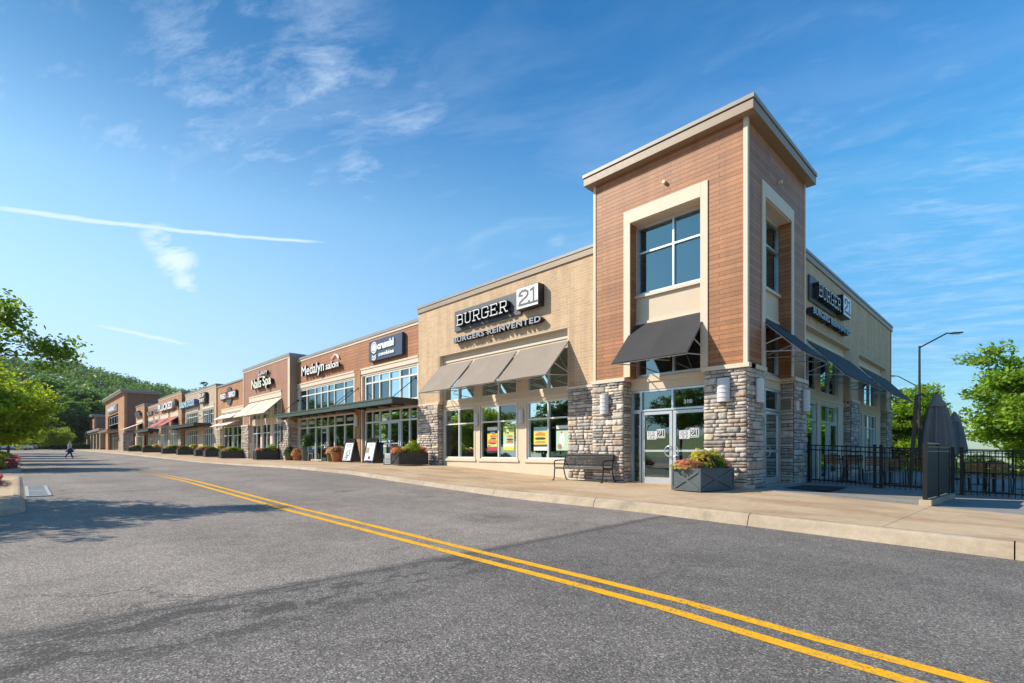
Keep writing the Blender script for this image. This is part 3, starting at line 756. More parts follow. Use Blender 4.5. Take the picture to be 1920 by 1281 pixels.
for a, c in W2 + W3:
    window(bg_, S1, a, c, 3.43, 4.92, -.26, [(a + c) / 2], [], glass='glass')
window(bg_, S1, 19.25, 21.1, .2, 3.02, -.26, [], [2.36], frame='aluminium', glass='glass')
window(bg_, S1, 21.55, 23.95, .2, 3.02, -.26, [22.75], [2.36], frame='aluminium', glass='glass')
door(bg_, S1, 22.80, 23.88, .24, 2.34, -.24, glass='glass_clear', handle='l')
window(bg_, S1, 26.5, 28.1, .2, 3.02, -.26, [], [2.36], glass='glass')
window(bg_, S1, 28.6, 31.1, .2, 3.02, -.26, [29.4, 30.3], [2.36], glass='glass')
# tower walls, sided in wood
b = MB()
wall(b, FT, -9.70, -5.0, 3.43, 9.62, 0, .35, [(-8.40, -6.18, 3.4, 8.06)], 'wood_siding')
wall(b, ST, 13.45, 17.75, 3.43, 9.62, 0, .35, [(14.28, 16.45, 3.4, 8.06)], 'wood_siding')
b.box(-9.70, -9.5, 13.45, 17.75, 3.4, 9.62, 'wood_siding'); b.box(-9.5, -5.35, 17.55, 17.75, 3.4, 9.62, 'wood_siding')
b.build('tower_siding', bg_)
boxes(bg_, 'pier_core', [(FT, -9.68, -8.63, -.36, -.04, -.2, 3.34, 'soil'), (FT, -6.08, -5.04, -1.05, -.04, -.2, 3.34, 'soil'), (ST, 16.68, 17.72, -1.0, -.04, -.2, 3.34, 'soil')])
b = MB()
b.fb(FT, -8.60, -8.38, .0, .03, 3.45, 8.42, 'cream_trim'); b.fb(FT, -6.20, -6.0, .0, .03, 3.45, 8.42, 'cream_trim'); b.fb(FT, -8.38, -6.20, -.02, .033, 8.04, 8.42, 'cream_trim')
b.fb(FT, -8.38, -6.20, -.34, -.02, 8.02, 8.055, 'cream_trim')
b.fb(ST, 14.08, 14.30, .0, .03, 3.45, 8.42, 'cream_trim'); b.fb(ST, 16.43, 16.63, .0, .03, 3.45, 8.42, 'cream_trim'); b.fb(ST, 14.30, 16.43, -.02, .033, 8.04, 8.42, 'cream_trim')
b.fb(ST, 14.30, 16.43, -.34, -.02, 8.02, 8.055, 'cream_trim')
b.build('casing_trim', bg_)
boxes(bg_, 'corner_trim', [(FT, -9.73, -9.64, -.02, .02, 3.45, 9.62, 'cream_trim'), (FT, -5.08, -4.975, -.02, .022, 3.45, 9.62, 'cream_trim'), (ST, 13.12, 13.19, -.02, .025, 3.45, 9.62, 'cream_trim'), (ST, 17.68, 17.77, -.02, .02, 3.45, 9.62, 'cream_trim')])
b = MB(); b.box(-9.94, -4.75, 12.85, 18.0, 9.62, 9.845, 'taupe_cornice'); b.box(-9.90, -4.79, 12.89, 17.96, 9.845, 9.87, 'taupe_dark'); b.box(-9.97, -4.72, 12.82, 18.03, 9.87, 9.98, 'grey_coping')
b.build('cornice', bg_, bevel=.008)
for fr, A, B_, m0 in ((FT, -8.60, -6.10, -7.22), (ST, 14.2, 16.65, 15.42)):
    b = MB()
    wall(b, fr, A, B_, -.1, 8.3, -.35, .14, [(A + .22, B_ - .10, 5.94, 7.98), (A + .22, B_ - .10, 3.47, 5.02), (A + .02, B_ - .02, -.1, 3.06)], 'cream_stucco')
    b.fb(fr, A + .05, B_ - .05, -.36, -.27, 5.84, 5.92, 'cream_trim'); b.fb(fr, A + .05, B_ - .05, -.36, -.31, 3.30, 3.42, 'cream_trim'); b.fb(fr, A + .05, B_ - .05, -.36, -.31, 5.02, 5.12, 'cream_trim')
    b.build('entrance_infill', bg_)
    window(bg_, fr, A + .22, B_ - .10, 5.94, 7.98, -.36, [m0 + .03], [7.20], frame='aluminium', glass='glass_upper')
    window(bg_, fr, A + .22, B_ - .10, 3.47, 5.02, -.36, [m0 + .03], [], frame='aluminium', glass='glass')
    window(bg_, fr, A + .02, B_ - .02, 2.42, 3.05, -.36, [A + .36, m0], [], frame='aluminium', glass='glass')
    window(bg_, fr, A + .02, A + .36, .26, 2.42, -.36, [], [], frame='aluminium', glass='glass_clear', name='sidelight')
    door(bg_, fr, A + .38, m0 - .012, .28, 2.40, -.38, glass='glass_clear', handle='r'); door(bg_, fr, m0 + .012, B_ - .04, .28, 2.40, -.38, glass='glass_clear', handle='l')
stonework(bg_, [(F1, -20.12, -18.5, .30, 3.33, .02), (F1, -11.05, -9.76, .20, 3.33, .02), (FR('S', -18.5), 13.45, 13.67, .30, 3.33, .0),
                (FT, -9.75, -8.6, .18, 3.34, .02), (FT, -6.1, -4.99, .18, 3.34, .02), (ST, 13.08, 14.2, .16, 3.34, .02), (ST, 16.65, 17.78, .12, 3.34, .02),
                (FR('S', -8.6), 13.1, 13.46, .18, 3.34, .0), (FR('F', 16.65), -5.36, -5.0, .12, 3.34, .0),
                (FR('F', 24.9), -5.56, -5.3, -.1, 3.33, .0), (FR('F', 32.35), -5.56, -5.3, -.2, 3.33, .0), (S1, 17.8, 18.9, .0, 3.33, .02), (S1, 24.9, 26.35, -.1, 3.33, .02), (S1, 32.35, 33.72, -.2, 3.33, .02)], seed=4)
for a, c in ((-18.32, -16.12), (-15.94, -13.52), (-13.36, -11.02)): awning(bg_, F1, a, c, .0, 5.0, 1.2, 3.72, 'taupe_awning')
awning(bg_, FT, -8.42, -6.14, -.30, 5.02, .92, 3.72, 'black_awning'); awning(bg_, ST, 14.25, 16.6, -.30, 5.0, .90, 3.80, 'black_awning')
awning(bg_, S1, 18.95, 24.75, .02, 4.95, 1.15, 3.68, 'black_awning'); awning(bg_, S1, 26.4, 32.2, .02, 4.95, 1.15, 3.68, 'black_awning')
lamp(bg_, FT, -9.25, 2.68, .05); lamp(bg_, FT, -5.55, 2.80, .05, .32, .60); lamp(bg_, ST, 13.65, 2.78, .05); lamp(bg_, ST, 17.45, 2.78, .05, .32, .66)
lamp(bg_, F1, -16.14, 2.55, -.24, .22, .52); lamp(bg_, F1, -13.53, 2.55, -.24, .24, .52)
b = MB(); b.fb(ST, 16.72, 16.98, .03, .07, 2.45, 2.75, 'cream_trim')
fv = FR('F', 16.65); b.fb(fv, -5.3, -5.05, .0, .05, 2.48, 2.82, 'taupe_cornice')
for k in range(7): b.fb(fv, -5.28, -5.07, .05, .062, 2.51 + k * .043, 2.53 + k * .043, 'taupe_dark')
b.build('wall_vent', bg_)
b = MB()
for fr, u in ((FT, -7.25), (ST, 15.4)): b.tube(fr.p(u, 0, 8.82), fr.p(u, .09, 8.82), .05, 'cream_trim', 12)
b.build('junction_box', bg_)
# building number on the glass above the door
b = MB(); add_text(b, FT, '310', -6.88, -6.64, 2.58, 2.69, -.44, -.375, 'white_letter', .005); b.build('house_number', bg_)
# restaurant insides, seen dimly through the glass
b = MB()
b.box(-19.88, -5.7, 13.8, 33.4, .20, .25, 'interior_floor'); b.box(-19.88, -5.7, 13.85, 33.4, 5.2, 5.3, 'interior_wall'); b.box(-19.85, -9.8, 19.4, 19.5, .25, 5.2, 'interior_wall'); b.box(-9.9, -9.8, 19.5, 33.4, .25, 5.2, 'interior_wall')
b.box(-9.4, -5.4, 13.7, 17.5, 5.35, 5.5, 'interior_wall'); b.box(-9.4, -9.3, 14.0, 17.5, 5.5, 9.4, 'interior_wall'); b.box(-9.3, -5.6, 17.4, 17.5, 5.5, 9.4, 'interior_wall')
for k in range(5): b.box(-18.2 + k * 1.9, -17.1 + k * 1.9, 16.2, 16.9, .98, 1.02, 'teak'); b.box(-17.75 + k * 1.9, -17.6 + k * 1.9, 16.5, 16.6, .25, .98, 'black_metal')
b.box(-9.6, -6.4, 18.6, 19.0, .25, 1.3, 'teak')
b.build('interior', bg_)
# door decals
for k, (u0, nm) in enumerate(((-8.05, 0), (-7.02, 1))):
    t = thing('door_decal', 'white name decal on the left leaf of the glass entrance door' if k == 0 else 'white name decal on the right leaf of the glass entrance door', 'decal', (u0, 13.46, 1.72))
    b = MB(); o = -.405
    b.fb(FT, u0, u0 + .30, o, o + .004, 1.58, 1.82, 'sign_white')
    fr_ = FT; q = u0 + .31
    for a, c, d, e in ((q, q + .27, 1.86, 1.875), (q, q + .27, 1.615, 1.63), (q, q + .015, 1.615, 1.875), (q + .255, q + .27, 1.615, 1.875)): b.fb(FT, a, c, o, o + .005, d, e, 'sign_white')
    b.build('plate', t)
    b = MB(); strokes(b, FT, 'BUR', u0 + .03, u0 + .27, 1.71, 1.80, o + .004, o + .008, 'sign_grey', 'sign_grey', .2); strokes(b, FT, 'GER', u0 + .03, u0 + .27, 1.60, 1.69, o + .004, o + .008, 'sign_grey', 'sign_grey', .2)
    strokes(b, FT, '21', q + .04, q + .22, 1.66, 1.84, o, o + .006, 'sign_white', 'sign_white', .13, widths={'1': .6}); b.build('letters', t)

# ------------------------------------------------------------------ the restaurant's two signs
def name_sign(fr, lab, pu, lu, bu, tu, z=0.0):
    c = fr.p((pu[0] + bu[1]) / 2, 0, 6.3)
    t = thing('restaurant_sign', lab, 'sign', c)
    b = MB(); b.fb(fr, pu[0], pu[1], .02, .07, 6.34, 7.20, 'sign_grey'); b.fb(fr, pu[0] + .1, pu[1] - .1, .0, .02, 6.5, 7.0, 'sign_black'); b.build('backing_panel', t)
    b = MB(); strokes(b, fr, 'BURGER', lu[0], lu[1], 6.52, 6.93, .075, .27, 'sign_white', 'sign_black', .115); b.build('letters', t)
    b = MB(); strokes(b, fr, 'BURGER', lu[0], lu[1], 6.52, 6.93, .075, .262, 'sign_black', 'sign_black', .27); b.build('letter_body', t)
    b = MB(); b.fb(fr, bu[0], bu[1], .0, .30, 6.42, 7.20, 'sign_black'); b.fb(fr, bu[0] + .02, bu[1] - .02, .30, .315, 6.44, 7.18, 'sign_white'); nb = b.build('number_box', t, bevel=.006)
    b = MB(); strokes(b, fr, '21', bu[0] + .13, bu[1] - .10, 6.56, 7.06, .315, .322, 'sign_grey', 'sign_grey', .24, gap=.10, widths={'1': .60}); b.build('numerals', nb)
    b = MB(); add_text(b, fr, 'BURGERS REINVENTED', tu[0], tu[1], 5.82, 6.04, .04, .24, 'letter_silver', .028, side='sign_black', space=1.1); b.fb(fr, tu[0], tu[1], .0, .03, 5.90, 5.94, 'sign_black'); b.build('tagline', t)
name_sign(F1, 'long dark sign with white slab letters on the tan brick facing the street', (-17.26, -13.28), (-16.88, -13.80), (-13.27, -12.16), (-17.15, -12.12))
name_sign(S1, 'dark sign with white slab letters on the shaded brick wall above the patio', (19.1, 22.38), (19.42, 22.20), (22.40, 23.50), (18.9, 23.75))

# ------------------------------------------------------------------ posters behind the restaurant windows
def poster(lab, u0, u1, bands, items=(), words=()):
    t = thing('window_poster', lab, 'poster', ((u0 + u1) / 2, 13.69, 1.27))
    b = MB(); o = -.315
    for z0, z1, m_ in bands: b.fb(F1, u0, u1, o - .004, o, z0, z1, m_)
    b.build('sheet', t)
    b = MB()
    for cu, cz, ru, rz, m_, k in items:
        n = 18; b.poly([F1.p(cu + ru * math.cos(2 * math.pi * i / n), o + .001 + .001 * k, cz + rz * (math.sin(2 * math.pi * i / n) if m_ != 'bun' else max(-.35, math.sin(2 * math.pi * i / n)))) for i in range(n)], m_)
    for s, a, c, d, e, m_ in words: add_text(b, F1, s, a, c, d, e, o + .001, o + .004, m_, .02)
    b.build('print', t)
poster('lime poster with burgers and a red foot, left in the middle window', -15.58, -14.98, [(1.27, 1.42, 'poster_red'), (1.42, 1.52, 'poster_lime'), (1.52, 1.95, 'poster_yellow'), (1.95, 2.08, 'sign_black'), (2.08, 2.22, 'pale_print')],
       [(-15.2, 1.84, .22, .10, 'bun', 1), (-15.27, 1.62, .28, .14, 'bun', 1), (-15.3, 1.57, .27, .03, 'poster_red', 3), (-15.25, 1.56, .22, .04, 'patty', 2), (-15.2, 1.76, .18, .03, 'patty', 2), (-15.48, 1.46, .05, .03, 'green_metal', 3)], [('21', -15.4, -15.15, 1.97, 2.03, 'white_letter')])
poster('pale green poster with a price and a stacked burger, right in the middle window', -14.63, -14.02, [(1.28, 1.42, 'poster_yellow'), (1.42, 1.52, 'pale_print'), (1.52, 1.86, 'poster_mint'), (1.86, 2.22, 'poster_lime')],
       [(-14.25, 1.80, .17, .07, 'bun', 1), (-14.25, 1.70, .2, .035, 'patty', 2), (-14.25, 1.62, .19, .05, 'terracotta', 3), (-14.25, 1.56, .18, .03, 'bun', 4)], [('7.99', -14.52, -14.3, 1.92, 1.99, 'sign_black'), ('SAVE ON LUNCH', -14.55, -14.1, 2.1, 2.15, 'sign_black')])
poster('tall poster of one big burger, left in the window nearest the bench', -12.97, -12.31, [(1.26, 1.40, 'pale_print'), (1.40, 1.48, 'navy_sign'), (1.48, 1.95, 'poster_yellow'), (1.95, 2.13, 'blind')],
       [(-12.64, 1.84, .26, .10, 'bun', 1), (-12.64, 1.70, .28, .05, 'patty', 2), (-12.64, 1.62, .28, .04, 'poster_lime', 3), (-12.64, 1.56, .26, .05, 'bun', 4)])
poster('mint green shake poster, right in the window nearest the bench', -11.87, -11.25, [(1.26, 1.96, 'poster_mint'), (1.96, 2.03, 'green_metal'), (2.03, 2.15, 'pale_print')],
       [(-11.6, 1.65, .12, .28, 'pale_print', 1), (-11.62, 1.90, .05, .03, 'red_paint', 2), (-11.7, 1.4, .1, .1, 'brown_print', 2)])

# ------------------------------------------------------------------ a shop of the row
def shop(name, label, x0, x1, y, top, mat, bays, zf, coping='grey_coping', depth=18, trim='cream_trim', capz=None, header=(5.4, 5.77), base=None, side=True, line=True, cop_h=.15, pier=0):
    t = thing(name, label, 'building', ((x0 + x1) / 2, y + .6, zf)); fr = FR('F', y)
    b = MB(); wall(b, fr, x0, x1, zf - .5, top - cop_h, 0, .3, [(a, c, zf - .5, header[1]) for a, c in bays], mat)
    b.box(x1 - .3, x1, y + .3, y + depth, zf - .5, top - cop_h, mat); b.box(x0, x0 + .3, y + .3, y + depth, zf - .5, top - cop_h, mat); b.box(x0 + .3, x1 - .3, y + depth - .3, y + depth, zf - .5, top - cop_h, mat)
    b.build('wall', t)
    b = MB(); b.box(x0 + .3, x1 - .3, y + .3, y + depth - .3, top - .9, top - .8, 'taupe_dark'); b.build('roof', t)
    b = MB(); b.box(x0 - .04, x1 + .04, y - .06, y + .3, top - cop_h, top, coping); b.box(x1 - .28, x1 + .04, y + .3, y + depth, top - cop_h, top, coping); b.box(x0 - .04, x0 + .28, y + .3, y + depth, top - cop_h, top, coping)
    if line: b.fb(fr, x0, x1, .0, .03, top - cop_h - .12, top - cop_h - .002, trim)
    b.build('parapet_coping', t)
    b = MB()
    for a, c in bays:
        b.fb(fr, a, c, -.14, .03, header[0] + .1, header[1], trim); b.fb(fr, a, c, -.14, .06, header[1] - .06, header[1] + .03, trim); b.fb(fr, a, c, -.14, -.02, header[0], header[0] + .1, trim)
        b.fb(fr, a, a + .12, -.14, .02, zf - .1, header[0], trim); b.fb(fr, c - .12, c, -.14, .02, zf - .1, header[0], trim)
    b.build('storefront_trim', t)
    b = MB(); b.box(x0 + .35, x1 - .35, y + 3.2, y + 3.3, zf, top - 1, 'interior_wall'); b.box(x0 + .35, x1 - .35, y + .3, y + 3.2, zf - .08, zf - .03, 'interior_floor'); b.box(x0 + .35, x1 - .35, y + .3, y + 3.2, top - 1.2, top - 1.1, 'interior_wall')
    b.build('interior', t)
    return t, fr
def canopy(t, fr, u0, u1, o, z0, z1, rods=(), mat='green_metal', zr=4.75):
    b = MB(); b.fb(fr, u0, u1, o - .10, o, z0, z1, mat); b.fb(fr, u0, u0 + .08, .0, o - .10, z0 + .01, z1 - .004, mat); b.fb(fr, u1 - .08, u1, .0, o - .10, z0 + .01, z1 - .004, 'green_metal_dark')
    b.fb(fr, u0, u1, o, o + .03, z1 - .07, z1, mat)
    b.fb(fr, u0 + .08, u1 - .08, .0, o - .10, z1 - .10, z1 - .06, 'canopy_soffit')
    n = max(2, int((u1 - u0) / 1.15))
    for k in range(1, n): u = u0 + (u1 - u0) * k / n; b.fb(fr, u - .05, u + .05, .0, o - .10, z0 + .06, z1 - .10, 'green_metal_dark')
    c = b.build('canopy', t)
    for u in rods:
        r = MB(); r.tube(fr.p(u, o - .16, z1 + .02), fr.p(u, .05, zr), .018, 'black_metal', 6); r.tube(fr.p(u, .0, zr), fr.p(u, .05, zr), .07, 'black_metal', 10); r.build('tie_rod', c)
    return c
# salon and cookie shop under one wood-sided front
sl, FS = shop('salon_building', 'long low shopfront in reddish wood siding with a dark green canopy', -34.88, -20.14, 13.6, 7.55, 'salon_siding', [(-34.85, -26.68), (-25.92, -20.3)], .66, header=(5.38, 5.77))
um = [-33.45, -32.15, -31.24, -30.3, -29.4, -28.08]; uc = [-24.8, -24.04, -23.02, -22.03, -21.2]
window(sl, FS, -34.72, -26.82, 3.75, 5.38, -.05, um, [4.94], glass='glass_upper', fw=.075)
window(sl, FS, -34.72, -26.82, .66, 3.45, -.05, um, [2.80], glass='glass', fw=.075)
window(sl, FS, -25.58, -20.43, 3.75, 5.38, -.05, uc, [4.94], glass='glass_clear', fw=.085)
window(sl, FS, -25.58, -20.43, .66, 3.45, -.05, uc, [2.80], glass='glass', fw=.085)
boxes(sl, 'transom_beam', [(FS, -34.72, -26.82, -.14, -.01, 3.45, 3.75, 'taupe_cornice'), (FS, -25.58, -20.43, -.14, -.01, 3.45, 3.75, 'taupe_cornice')])
boxes(sl, 'window_blind', [(FS, a + .05, c - .05, -.20, -.18, 3.8, 5.36, 'blind') for a, c in zip([-25.5] + uc, uc + [-20.5])])
b = MB(); b.fb(FS, -26.64, -25.96, -.1, .045, .5, 5.76, 'orange_brick'); b.fb(FS, -26.60, -26.50, .045, .07, 3.0, 3.4, 'light_trim'); b.build('pilaster', sl)
door(sl, FS, -31.2, -30.34, .68, 2.76, -.02, glass='glass_clear'); door(sl, FS, -24.0, -23.04, .68, 2.76, -.02, glass='glass_clear', handle='r'); door(sl, FS, -23.0, -22.07, .68, 2.76, -.02, glass='glass_clear', handle='l')
canopy(sl, FS, -35.3, -26.72, 1.37, 3.44, 3.70, (-34.7, -27.0), zr=4.7); canopy(sl, FS, -26.68, -20.37, 1.42, 3.44, 3.74, (-26.2, -20.5), zr=4.75)
lamp(sl, FS, -26.3, 2.95, .05, .24, .62)
b = MB(); fr = FS
for s_, a, c in (('AVEDA', -34.5, -33.7), ('AVEDA', -33.2, -32.4), ('AVEDA', -29.2, -28.4), ('AVEDA', -27.85, -27.1)): add_text(b, fr, s_, a, c, 3.02, 3.22, -.112, -.105, 'white_letter', .02)
add_text(b, fr, 'Medalyn', -31.05, -30.5, 2.36, 2.48, -.044, -.04, 'white_letter', .02); add_text(b, fr, 'crumbl', -23.85, -23.2, 3.0, 3.14, -.112, -.105, 'white_letter', .02)
b.fb(fr, -23.8, -23.3, -.046, -.042, 1.72, 1.84, 'pale_print'); b.fb(fr, -23.8, -23.3, -.046, -.042, 1.44, 1.62, 'pale_print')
b.build('window_lettering', sl)
# nail spa
nl, FN = shop('nail_spa_building', 'tall narrow front in vertical reddish siding with cream awnings and stone piers', -44.75, -34.90, 13.1, 7.9, 'vertical_siding', [(-43.25, -36.4)], .68, coping='grey_coping', header=(5.0, 5.5), cop_h=.2)
boxes(nl, 'corner_trim', [(FN, -35.22, -34.87, .0, .03, 3.4, 7.6, 'cream_trim'), (FN, -44.78, -44.62, .0, .03, 3.4, 7.6, 'cream_trim'), (FN, -34.9, -34.87, -.5, -.03, 3.4, 7.7, 'taupe_cornice')])
for a, c in ((-44.8, -43.2), (-36.42, -34.88)):
    b = MB(); b.fb(FN, a, c, -.2, .06, .3, 3.25, 'soil'); b.fb(FN, a - .05, c + .05, -.2, .17, 3.25, 3.37, 'cream_trim'); b.build('stone_pier', nl)
stonework(nl, [(FN, -44.85, -43.15, .5, 3.25, .10), (FR('S', -43.2), 13.0, 13.4, .5, 3.25, .05)], seed=9)
stonework(nl, [(FN, -36.47, -34.86, .5, 3.25, .10), (FR('S', -34.9), 13.0, 13.6, .5, 3.25, .04)], seed=10)
b = MB(); b.fb(FN, -36.16, -35.9, .13, .22, 1.9, 3.0, 'planter_grey'); b.build('wall_panel', nl)
for a, c in ((-43.05, -41.1), (-40.75, -39.05), (-38.55, -36.85)):
    window(nl, FN, a, c, .7, 3.3, -.16, [(a + c) / 2], [2.65], glass='glass_clear'); window(nl, FN, a, c, 3.7, 4.95, -.16, [(a + c) / 2], [], glass='glass')
b = MB()
for a, c in ((-43.25, -43.05), (-41.1, -40.75), (-39.05, -38.55), (-36.85, -36.4)): b.fb(FN, a, c, -.28, -.12, .4, 5.0, 'cream_stucco')
b.fb(FN, -43.05, -36.85, -.28, -.13, 3.3, 3.7, 'cream_stucco'); b.build('stucco_bay', nl)
b = MB()
for k, (a, c, z0, z1, m_) in enumerate(((-42.9, -42.2, .9, 2.6, 'pale_print'), (-42.0, -41.3, .9, 2.4, 'kerb_pink'), (-40.6, -40.0, 1.0, 2.5, 'pale_print'), (-39.8, -39.2, 2.0, 3.2, 'navy_sign'), (-38.4, -37.8, .9, 2.5, 'cloth_white'), (-37.6, -37.0, 1.2, 3.2, 'blue_letter'), (-39.8, -39.2, .9, 1.9, 'blind'))): b.fb(FN, a, c, -.31, -.29, z0, z1, m_)
b.build('window_graphics', nl)
for a, c in ((-43.2, -41.0), (-40.8, -38.6), (-38.45, -36.3)): awning(nl, FN, a, c, .03, 4.98, 1.2, 3.88, 'cream_awning')
# brick shop with two tiers of white awnings
rb, FB = shop('brick_cafe_building', 'orange brick shopfront with small white awnings, left of the nail spa', -54.25, -44.80, 13.6, 7.45, 'orange_brick', [(-52.8, -46.3)], .8, header=(4.7, 5.15), line=False)
for a, c in ((-52.6, -50.1), (-49.8, -47.4)):
    window(rb, FB, a, c, .85, 3.5, -.12, [(a + c) / 2], [2.7], glass='glass'); awning(rb, FB, a - .1, c + .1, .03, 4.62, .75, 4.15, 'white_awning'); awning(rb, FB, a - .1, c + .1, .1, 3.95, 1.05, 3.5, 'white_awning')
boxes(rb, 'stone_pier', [(FB, -54.3, -52.85, -.2, .12, .4, 3.3, 'far_stone'), (FB, -46.3, -44.8, -.2, .12, .4, 3.3, 'far_stone')]); boxes(rb, 'stone_cap', [(FB, -54.35, -52.8, -.2, .16, 3.3, 3.42, 'cream_trim')])
b = MB(); b.fb(FB, -52.8, -46.3, -.24, -.13, 3.5, 4.75, 'taupe_cornice'); b.build('transom_beam', rb)
# tan brick shop pair
tn, FTN = shop('tan_shop_building', 'pale tan brick shopfront carrying a blue sign and a small dark sign', -67.0, -54.3, 13.5, 7.75, 'buff_brick', [(-66.4, -60.8), (-59.3, -54.95)], .95, header=(5.45, 5.9))
for (a, c), n in (((-66.2, -61.0), 6), ((-59.1, -55.1), 5)):
    us = [a + (c - a) * k / n for k in range(1, n)]
    window(tn, FTN, a, c, 4.0, 5.45, -.06, us, [5.0], glass='glass'); window(tn, FTN, a, c, .95, 3.6, -.06, us, [3.0], glass='glass')
boxes(tn, 'transom_beam', [(FTN, -66.4, -60.8, -.14, .0, 3.6, 4.0, 'taupe_cornice'), (FTN, -59.3, -54.95, -.14, .0, 3.6, 4.0, 'taupe_cornice')])
canopy(tn, FTN, -68.5, -56.0, 1.5, 3.75, 4.05, (-66.8, -60.2, -56.3), 'green_metal_dark', 5.0)
# brick shop with maroon awnings
wt, FW = shop('maroon_awning_building', 'orange brick shopfront with two maroon awnings', -80.2, -67.05, 13.2, 8.15, 'orange_brick', [(-78.9, -74.0), (-72.8, -68.5)], 1.05, coping='taupe_cornice', header=(5.3, 6.0), cop_h=.2)
for a, c in ((-78.8, -74.1), (-72.7, -68.6)):
    window(wt, FW, a, c, 1.1, 4.4, -.08, [a + (c - a) * k / 5 for k in range(1, 5)], [3.4], glass='glass'); awning(wt, FW, a, c, .03, 5.3, 1.5, 4.25, 'maroon_awning')
boxes(wt, 'stone_pier', [(FW, a, c, -.2, .1, .6, 3.9, 'far_stone') for a, c in ((-80.25, -79.0), (-73.95, -72.85), (-68.4, -67.0))])
# brick shop with pale window heads
bs, FB2 = shop('red_brick_building', 'low red brick shopfront with pale window heads and a thin green canopy', -89.95, -80.25, 13.5, 7.8, 'red_brick', [(-89.4, -85.6), (-84.6, -80.7)], 1.18, header=(5.6, 6.1))
for a, c in ((-89.3, -85.7), (-84.5, -80.8)):
    us = [a + (c - a) * k / 4 for k in range(1, 4)]
    window(bs, FB2, a, c, 4.4, 5.6, -.06, us, [5.1], glass='glass_upper'); window(bs, FB2, a, c, 1.2, 3.8, -.06, us, [3.1], glass='glass')
canopy(bs, FB2, -91.5, -80.0, 1.5, 3.95, 4.3, (-89.7, -85.1), 'green_metal', 5.2)
# taller brick bay with a pale awning
tb, FT2 = shop('brick_bay_building', 'narrow orange brick bay with a pale slanting awning before the big store', -97.4, -90.0, 13.1, 8.3, 'orange_brick', [(-96.4, -91.2)], 1.33, header=(5.6, 6.0), line=False)
window(tb, FT2, -96.3, -91.3, 1.35, 4.4, -.08, [-94.6, -93.0], [3.6], glass='glass'); awning(tb, FT2, -96.4, -91.0, .03, 5.5, 2.2, 4.5, 'white_awning')
boxes(tb, 'pier_base', [(FT2, -97.4, -96.5, -.2, .1, .8, 3.6, 'cream_stucco'), (FT2, -91.1, -90.0, -.2, .1, .8, 3.6, 'cream_stucco')])
# set-back brick link and the two big stores
lk, FL = shop('brick_link_building', 'plain set-back brown brick wall between the row and the big store', -110.4, -97.5, 17.0, 7.2, 'brown_brick', [], 1.4, line=False)
b = MB(); b.fb(FL, -109, -99, .0, .06, 3.6, 3.9, 'taupe_dark'); b.fb(FL, -106, -103, .0, .08, 1.4, 3.5, 'planter_grey'); b.build('wall_band', lk)
def bigstore(label, x0, x1, y, top, zf, dep, gx):
    t = thing('store_building', label, 'building', ((x0 + x1) / 2, y + 1, zf)); fr = FR('F', y)
    b = MB(); wall(b, fr, x0, x1, zf - .5, top, 0, .4, [(gx[0], gx[1], zf - .5, top - 3.1)], 'orange_brick')
    b.box(x1 - .4, x1, y + .4, y + dep, zf - .5, top, 'brown_brick'); b.box(x0, x0 + .4, y + .4, y + dep, zf - .5, top, 'brown_brick'); b.box(x0 + .4, x1 - .4, y + dep - .4, y + dep, zf - .5, top, 'brown_brick')
    b.build('wall', t)
    b = MB(); b.box(x0 - .5, x1 + .3, y - .5, y + dep, top, top + .28, 'taupe_cornice'); b.box(x0 - .6, x1 + .4, y - .6, y + dep + .1, top + .28, top + .6, 'grey_coping'); b.build('cornice', t)
    b = MB(); b.fb(fr, x1 - 4.6, x1 + .12, .0, .15, zf - .3, zf + 3.2, 'far_stone'); b.box(x1, x1 + .14, y, y + 1.3, zf - .3, zf + 3.2, 'far_stone'); b.build('stone_base', t)
    window(t, fr, gx[0] + .2, gx[1] - .2, zf + 5.2, top - 3.4, -.2, [gx[0] + (gx[1] - gx[0]) * k / 4 for k in (1, 2, 3)], [], glass='glass_upper')
    window(t, fr, gx[0] + .2, gx[1] - .2, zf, zf + 3.4, -.6, [gx[0] + (gx[1] - gx[0]) * k / 6 for k in range(1, 6)], [zf + 2.6], glass='glass')
    b = MB(); b.fb(fr, gx[0], gx[1], -.5, 1.6, zf + 3.6, zf + 4.0, 'taupe_dark'); b.build('porch_roof', t)
    b = MB(); b.box(x0 + .5, x1 - .5, y + 3, y + 3.1, zf, top - .3, 'interior_wall'); b.build('interior', t)
    return t, fr
s1, FR1 = bigstore('tall brick department store with a framed front and pale sign', -137, -110.5, 13.2, 11.6, 1.42, 5.2, (-133, -118))
s2, FR2 = bigstore('farthest brick store, smaller, against the dark trees', -190, -169, 14, 10.4, 1.9, 6, (-188, -175))
ar = thing('colonnade', 'low arcade on thick tan columns between the two big stores', 'colonnade', (-153, 14.5, 1.8))
b = MB(); b.box(-168.9, -137.7, 12.4, 16.5, 5.4, 5.8, 'taupe_cornice'); b.box(-169, -137.6, 12.1, 16.6, 5.8, 6.3, 'grey_coping'); b.build('roof', ar)
for k in range(5):
    b = MB(); x = -141.0 - k * 6.6; b.box(x - .75, x + .75, 12.6, 14.1, 1.2, 5.4, 'tan_block'); b.box(x - .9, x + .9, 12.5, 14.2, 1.2, 2.0, 'tan_block'); b.build('column', ar)
b = MB(); b.box(-168.9, -137.1, 16.6, 17, 1.2, 7.2, 'brown_brick'); b.build('rear_wall', ar)

# ------------------------------------------------------------------ shop signs, each hung on its wall
def wsign(name, lab, fr, u, z): return thing(name, lab, 'sign', fr.p(u, 0, z))
t = wsign('cookie_shop_sign', 'navy rectangular sign with white rounded lettering on the salon row siding', FS, -22.9, 6.5)
